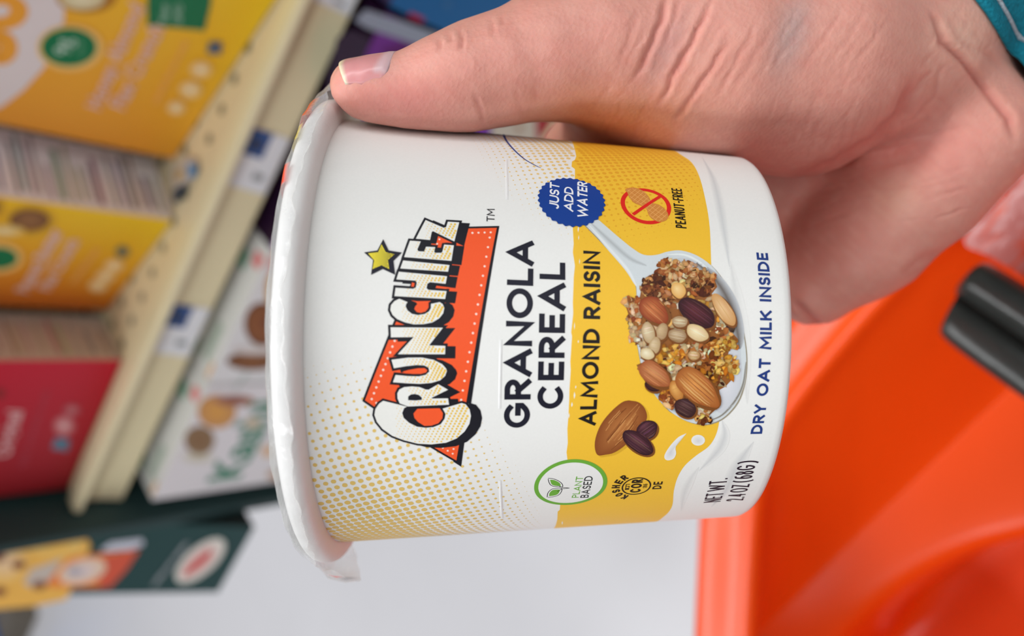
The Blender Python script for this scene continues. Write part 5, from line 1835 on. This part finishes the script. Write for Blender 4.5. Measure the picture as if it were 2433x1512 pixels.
for a_ in list(me2.color_attributes):
    me2.color_attributes.remove(a_)
ca = me2.color_attributes.new('skin_tone', 'FLOAT_COLOR', 'POINT')
ca.data.foreach_set('color', np.hstack([tone, np.ones((nv, 1))]).ravel())
me2.polygons.foreach_set('use_smooth', [True] * len(me2.polygons))
me2.materials.clear()

def skin_material(name, attr=True, color=(230, 172, 155), rough=0.46, fine=True):
    M = bpy.data.materials.new(name)
    M.use_nodes = True
    nt = M.node_tree
    N, L = nt.nodes, nt.links
    b = N['Principled BSDF']
    b.inputs['Roughness'].default_value = rough
    b.inputs['Specular IOR Level'].default_value = 0.35
    b.inputs['Subsurface Weight'].default_value = 0.35
    b.inputs['Subsurface Radius'].default_value = (1.0, 0.32, 0.18)
    b.inputs['Subsurface Scale'].default_value = 0.0022
    tc = N.new('ShaderNodeTexCoord')
    nz = N.new('ShaderNodeTexNoise'); nz.inputs['Scale'].default_value = 420; nz.inputs['Detail'].default_value = 5
    L.new(tc.outputs['Object'], nz.inputs['Vector'])
    mr = N.new('ShaderNodeMapRange'); mr.inputs[3].default_value = 0.94; mr.inputs[4].default_value = 1.06
    L.new(nz.outputs['Fac'], mr.inputs[0])
    vm = N.new('ShaderNodeVectorMath'); vm.operation = 'SCALE'
    if attr:
        a = N.new('ShaderNodeAttribute'); a.attribute_name = 'skin_tone'
        L.new(a.outputs['Color'], vm.inputs[0])
    else:
        vm.inputs[0].default_value = lin(color)
    L.new(mr.outputs[0], vm.inputs['Scale'])
    L.new(vm.outputs[0], b.inputs['Base Color'])
    if fine:
        # fine furrows: stretched noise, plus small cells
        mp = N.new('ShaderNodeMapping')
        mp.inputs['Rotation'].default_value = (0.5, 0.3, 0.7)
        mp.inputs['Scale'].default_value = (700, 2600, 1500)
        L.new(tc.outputs['Object'], mp.inputs['Vector'])
        n2 = N.new('ShaderNodeTexNoise'); n2.inputs['Scale'].default_value = 1.0; n2.inputs['Detail'].default_value = 3
        L.new(mp.outputs[0], n2.inputs['Vector'])
        vo = N.new('ShaderNodeTexVoronoi'); vo.inputs['Scale'].default_value = 1100
        L.new(tc.outputs['Object'], vo.inputs['Vector'])
        ad = N.new('ShaderNodeMath'); ad.operation = 'ADD'
        L.new(n2.outputs['Fac'], ad.inputs[0]); L.new(vo.outputs['Distance'], ad.inputs[1])
        bp = N.new('ShaderNodeBump'); bp.inputs['Strength'].default_value = 0.28; bp.inputs['Distance'].default_value = 0.00018
        L.new(ad.outputs[0], bp.inputs['Height']); L.new(bp.outputs['Normal'], b.inputs['Normal'])
    return M
person = link('person', me2, skin_material('skin'))
person.location = tuple(wrist_w)
tag(person, "person's bare right hand gripping the paper cup, thumb along its side", 'person')

# ---- thumbnail: a thin curved plate seated on the thumb tip
def ray_to_skin(o, d, far=16.0):
    t = np.full(len(o), far)
    for _ in range(60):
        p = o + d * t[:, None]
        t -= hand_d(p) * 0.8
    return t
up_, tow = np.array([0, 1.0, 0]), np.array([0, 0, 1.0])
na, nb_ = 25, 25
V, F, C = [], [], []
psi = np.linspace(-66, 72, na)
for ib in range(nb_):
    for ia in range(na):
        q = (psi[ia]) / 72.0
        x0_, x1_ = 813 + 28 * q * q, 950 - 26 * abs(q) ** 3
        xx = x0_ + (x1_ - x0_) * ib / (nb_ - 1)
        cy_ = np.interp(xx, [852, 900, 955], [213, 215, 217])
        c = Q(xx, cy_, 0.1553)
        ang = math.radians(28 + psi[ia])
        V.append((c, up_ * math.cos(ang) + tow * math.sin(ang), ia, ib, xx))
o_ = np.array([v[0] for v in V]); d_ = np.array([v[1] for v in V])
t_ = ray_to_skin(o_, d_)
pts = []
for (c, d, ia, ib, xx), t in zip(V, t_):
    e = min(ia, na - 1 - ia) / 3.0
    e2 = (nb_ - 1 - ib) / 3.0
    lift = 0.42 * min(1, e) * min(1, e2 + 0.15) - 0.10
    tt = min(t, 9.0)
    if xx < 850:                                    # the free edge stands a little proud of the tip
        tt = max(tt, 4.9)
    pts.append(c + d * (tt + lift))
    f_ = ib / (nb_ - 1)
    pink, milk, moon = np.array(lin((226, 150, 150))), np.array(lin((240, 218, 190))), np.array(lin((228, 182, 186)))
    q = psi[ia] / 72.0
    w1_ = np.clip((0.10 - f_) / 0.04, 0, 1)
    w2_ = np.clip((f_ - 0.78 + 0.22 * q * q) / 0.1, 0, 1) * (abs(q) < 0.8)
    C.append(tuple(pink * (1 - w1_) * (1 - w2_) + milk * w1_ + moon * w2_ * (1 - w1_)))
pts = np.array(pts)
for ib in range(nb_ - 1):
    for ia in range(na - 1):
        s0 = ib * na + ia
        F.append((s0, s0 + 1, s0 + na + 1, s0 + na))
me = bpy.data.meshes.new('thumbnail')
me.from_pydata(((pts / 1000.0) @ CAM_ROT.T + CAM_POS - wrist_w).tolist(), [], F)
ca = me.color_attributes.new('skin_tone', 'FLOAT_COLOR', 'POINT')
ca.data.foreach_set('color', np.hstack([np.array(C), np.ones((len(C), 1))]).ravel())
bm = bmesh.new(); bm.from_mesh(me); bmesh.ops.recalc_face_normals(bm, faces=bm.faces); bm.to_mesh(me); bm.free()
me.polygons.foreach_set('use_smooth', [True] * len(me.polygons))
nail = link('thumbnail', me, skin_material('nail', rough=0.28, fine=False), person)
sd = nail.modifiers.new('thickness', 'SOLIDIFY'); sd.thickness = 0.00035; sd.offset = -1

# ---- teal sleeve
M_teal = mat('teal_knit', (16, 120, 140), rough=0.85, noise=0.35, scale=900, spec=0.2, bump=0.9, bump_scale=1400)
M_seam = mat('pale_seam_thread', (166, 178, 186), rough=0.9, noise=0.4, scale=1200, spec=0.1, bump=1.0, bump_scale=1500)
sx = np.array([-0.60, 0.80, 0.0]); sx -= FA * (sx @ FA); sx /= np.linalg.norm(sx)
sy = np.cross(FA, sx)
cc = (WR1 + WR2) / 2 + sx * 5.0
# slide along the forearm so that the hem crosses the photo where the cuff does
nS = 96
TT = 2 * math.pi * np.arange(nS) / nS
def ring_pts(s_, dr):
    w_ = 0.4 * (np.sin(3 * TT + 1) + 0.6 * np.sin(7 * TT))
    return cc + FA * np.asarray(s_)[:, None] + sx * ((28.0 + dr + w_) * np.cos(TT))[:, None] + sy * ((25.0 + dr + w_) * np.sin(TT))[:, None]
sgn_ = 1.0 if sy[2] > 0 else -1.0
# the hem: slide every point of the cuff along the forearm until the front of it lies on the line the hem takes
lo_, hi_ = np.full(nS, -30.0), np.full(nS, 45.0)
def push_out(p_, need, n=12):
    ctr_ = cc + FA * ((p_ - cc) @ FA)[:, None]
    rad_ = p_ - ctr_
    rad_ /= np.linalg.norm(rad_, axis=1)[:, None]
    for _ in range(n):
        d_ = hand_d(p_)
        m_ = d_ < need
        if not m_.any():
            break
        p_ = p_ + rad_ * (np.clip(need - d_, 0, 1.5) * m_)[:, None]
    return p_
for _ in range(26):
    mid_ = (lo_ + hi_) / 2
    p_ = push_out(ring_pts(mid_, 0.2), 1.2)
    q_ = np.stack([PCX + FPX * p_[:, 0] / -p_[:, 2], PCY - FPX * p_[:, 1] / -p_[:, 2]], 1) - np.array([2320.0, 0.0])
    right = q_[:, 0] * 150.0 - q_[:, 1] * 113.0 > 0
    hi_ = np.where(right, mid_, hi_)
    lo_ = np.where(right, lo_, mid_)
hem = (lo_ + hi_) / 2
fr_ok = np.sin(TT) * sgn_ > 0.0
mirror = (-np.arange(nS)) % nS
hem = np.where(fr_ok, hem, hem[mirror])
for _ in range(6):
    hem = (np.roll(hem, 1) + 2 * hem + np.roll(hem, -1)) / 4
hem += 0.35 * np.sin(5 * TT) + 0.2 * np.sin(11 * TT + 1)
def tube(profile, name, material, parent):
    V, F = [], []
    for (s_, dr) in profile:
        k_s = max(0.0, 1 - s_ / 60.0)
        p_ = ring_pts(hem * k_s + hem.mean() * (1 - k_s) + s_, dr)
        p_ = push_out(p_, 0.3 if dr < 0 else 1.0 + dr, 30)
        V.append(p_)
    V = np.vstack(V)
    for k in range(len(profile) - 1):
        for i in range(nS):
            j = (i + 1) % nS
            F.append((k * nS + i, k * nS + j, (k + 1) * nS + j, (k + 1) * nS + i))
    me = bpy.data.meshes.new(name)
    me.from_pydata(((V / 1000.0) @ CAM_ROT.T + CAM_POS - wrist_w).tolist(), [], F)
    bm = bmesh.new(); bm.from_mesh(me); bmesh.ops.recalc_face_normals(bm, faces=bm.faces); bm.to_mesh(me); bm.free()
    me.polygons.foreach_set('use_smooth', [True] * len(me.polygons))
    return link(name, me, material, parent)
slv = tube([(3, -1.6), (0.6, -1.4), (0.0, -0.6), (0.2, 0.2), (1.2, 0.6), (3, 0.7), (3.6, 0.2), (4.2, 0.9), (8, 1.5), (20, 2.5), (45, 4.0), (90, 6), (150, 8)], 'sleeve', M_teal, person)
seam = tube([(3.2, 0.5), (3.35, 1.0), (3.7, 1.15), (4.05, 1.0), (4.2, 0.5)], 'hem_seam', M_seam, slv)
seam.location = (0, 0, 0)
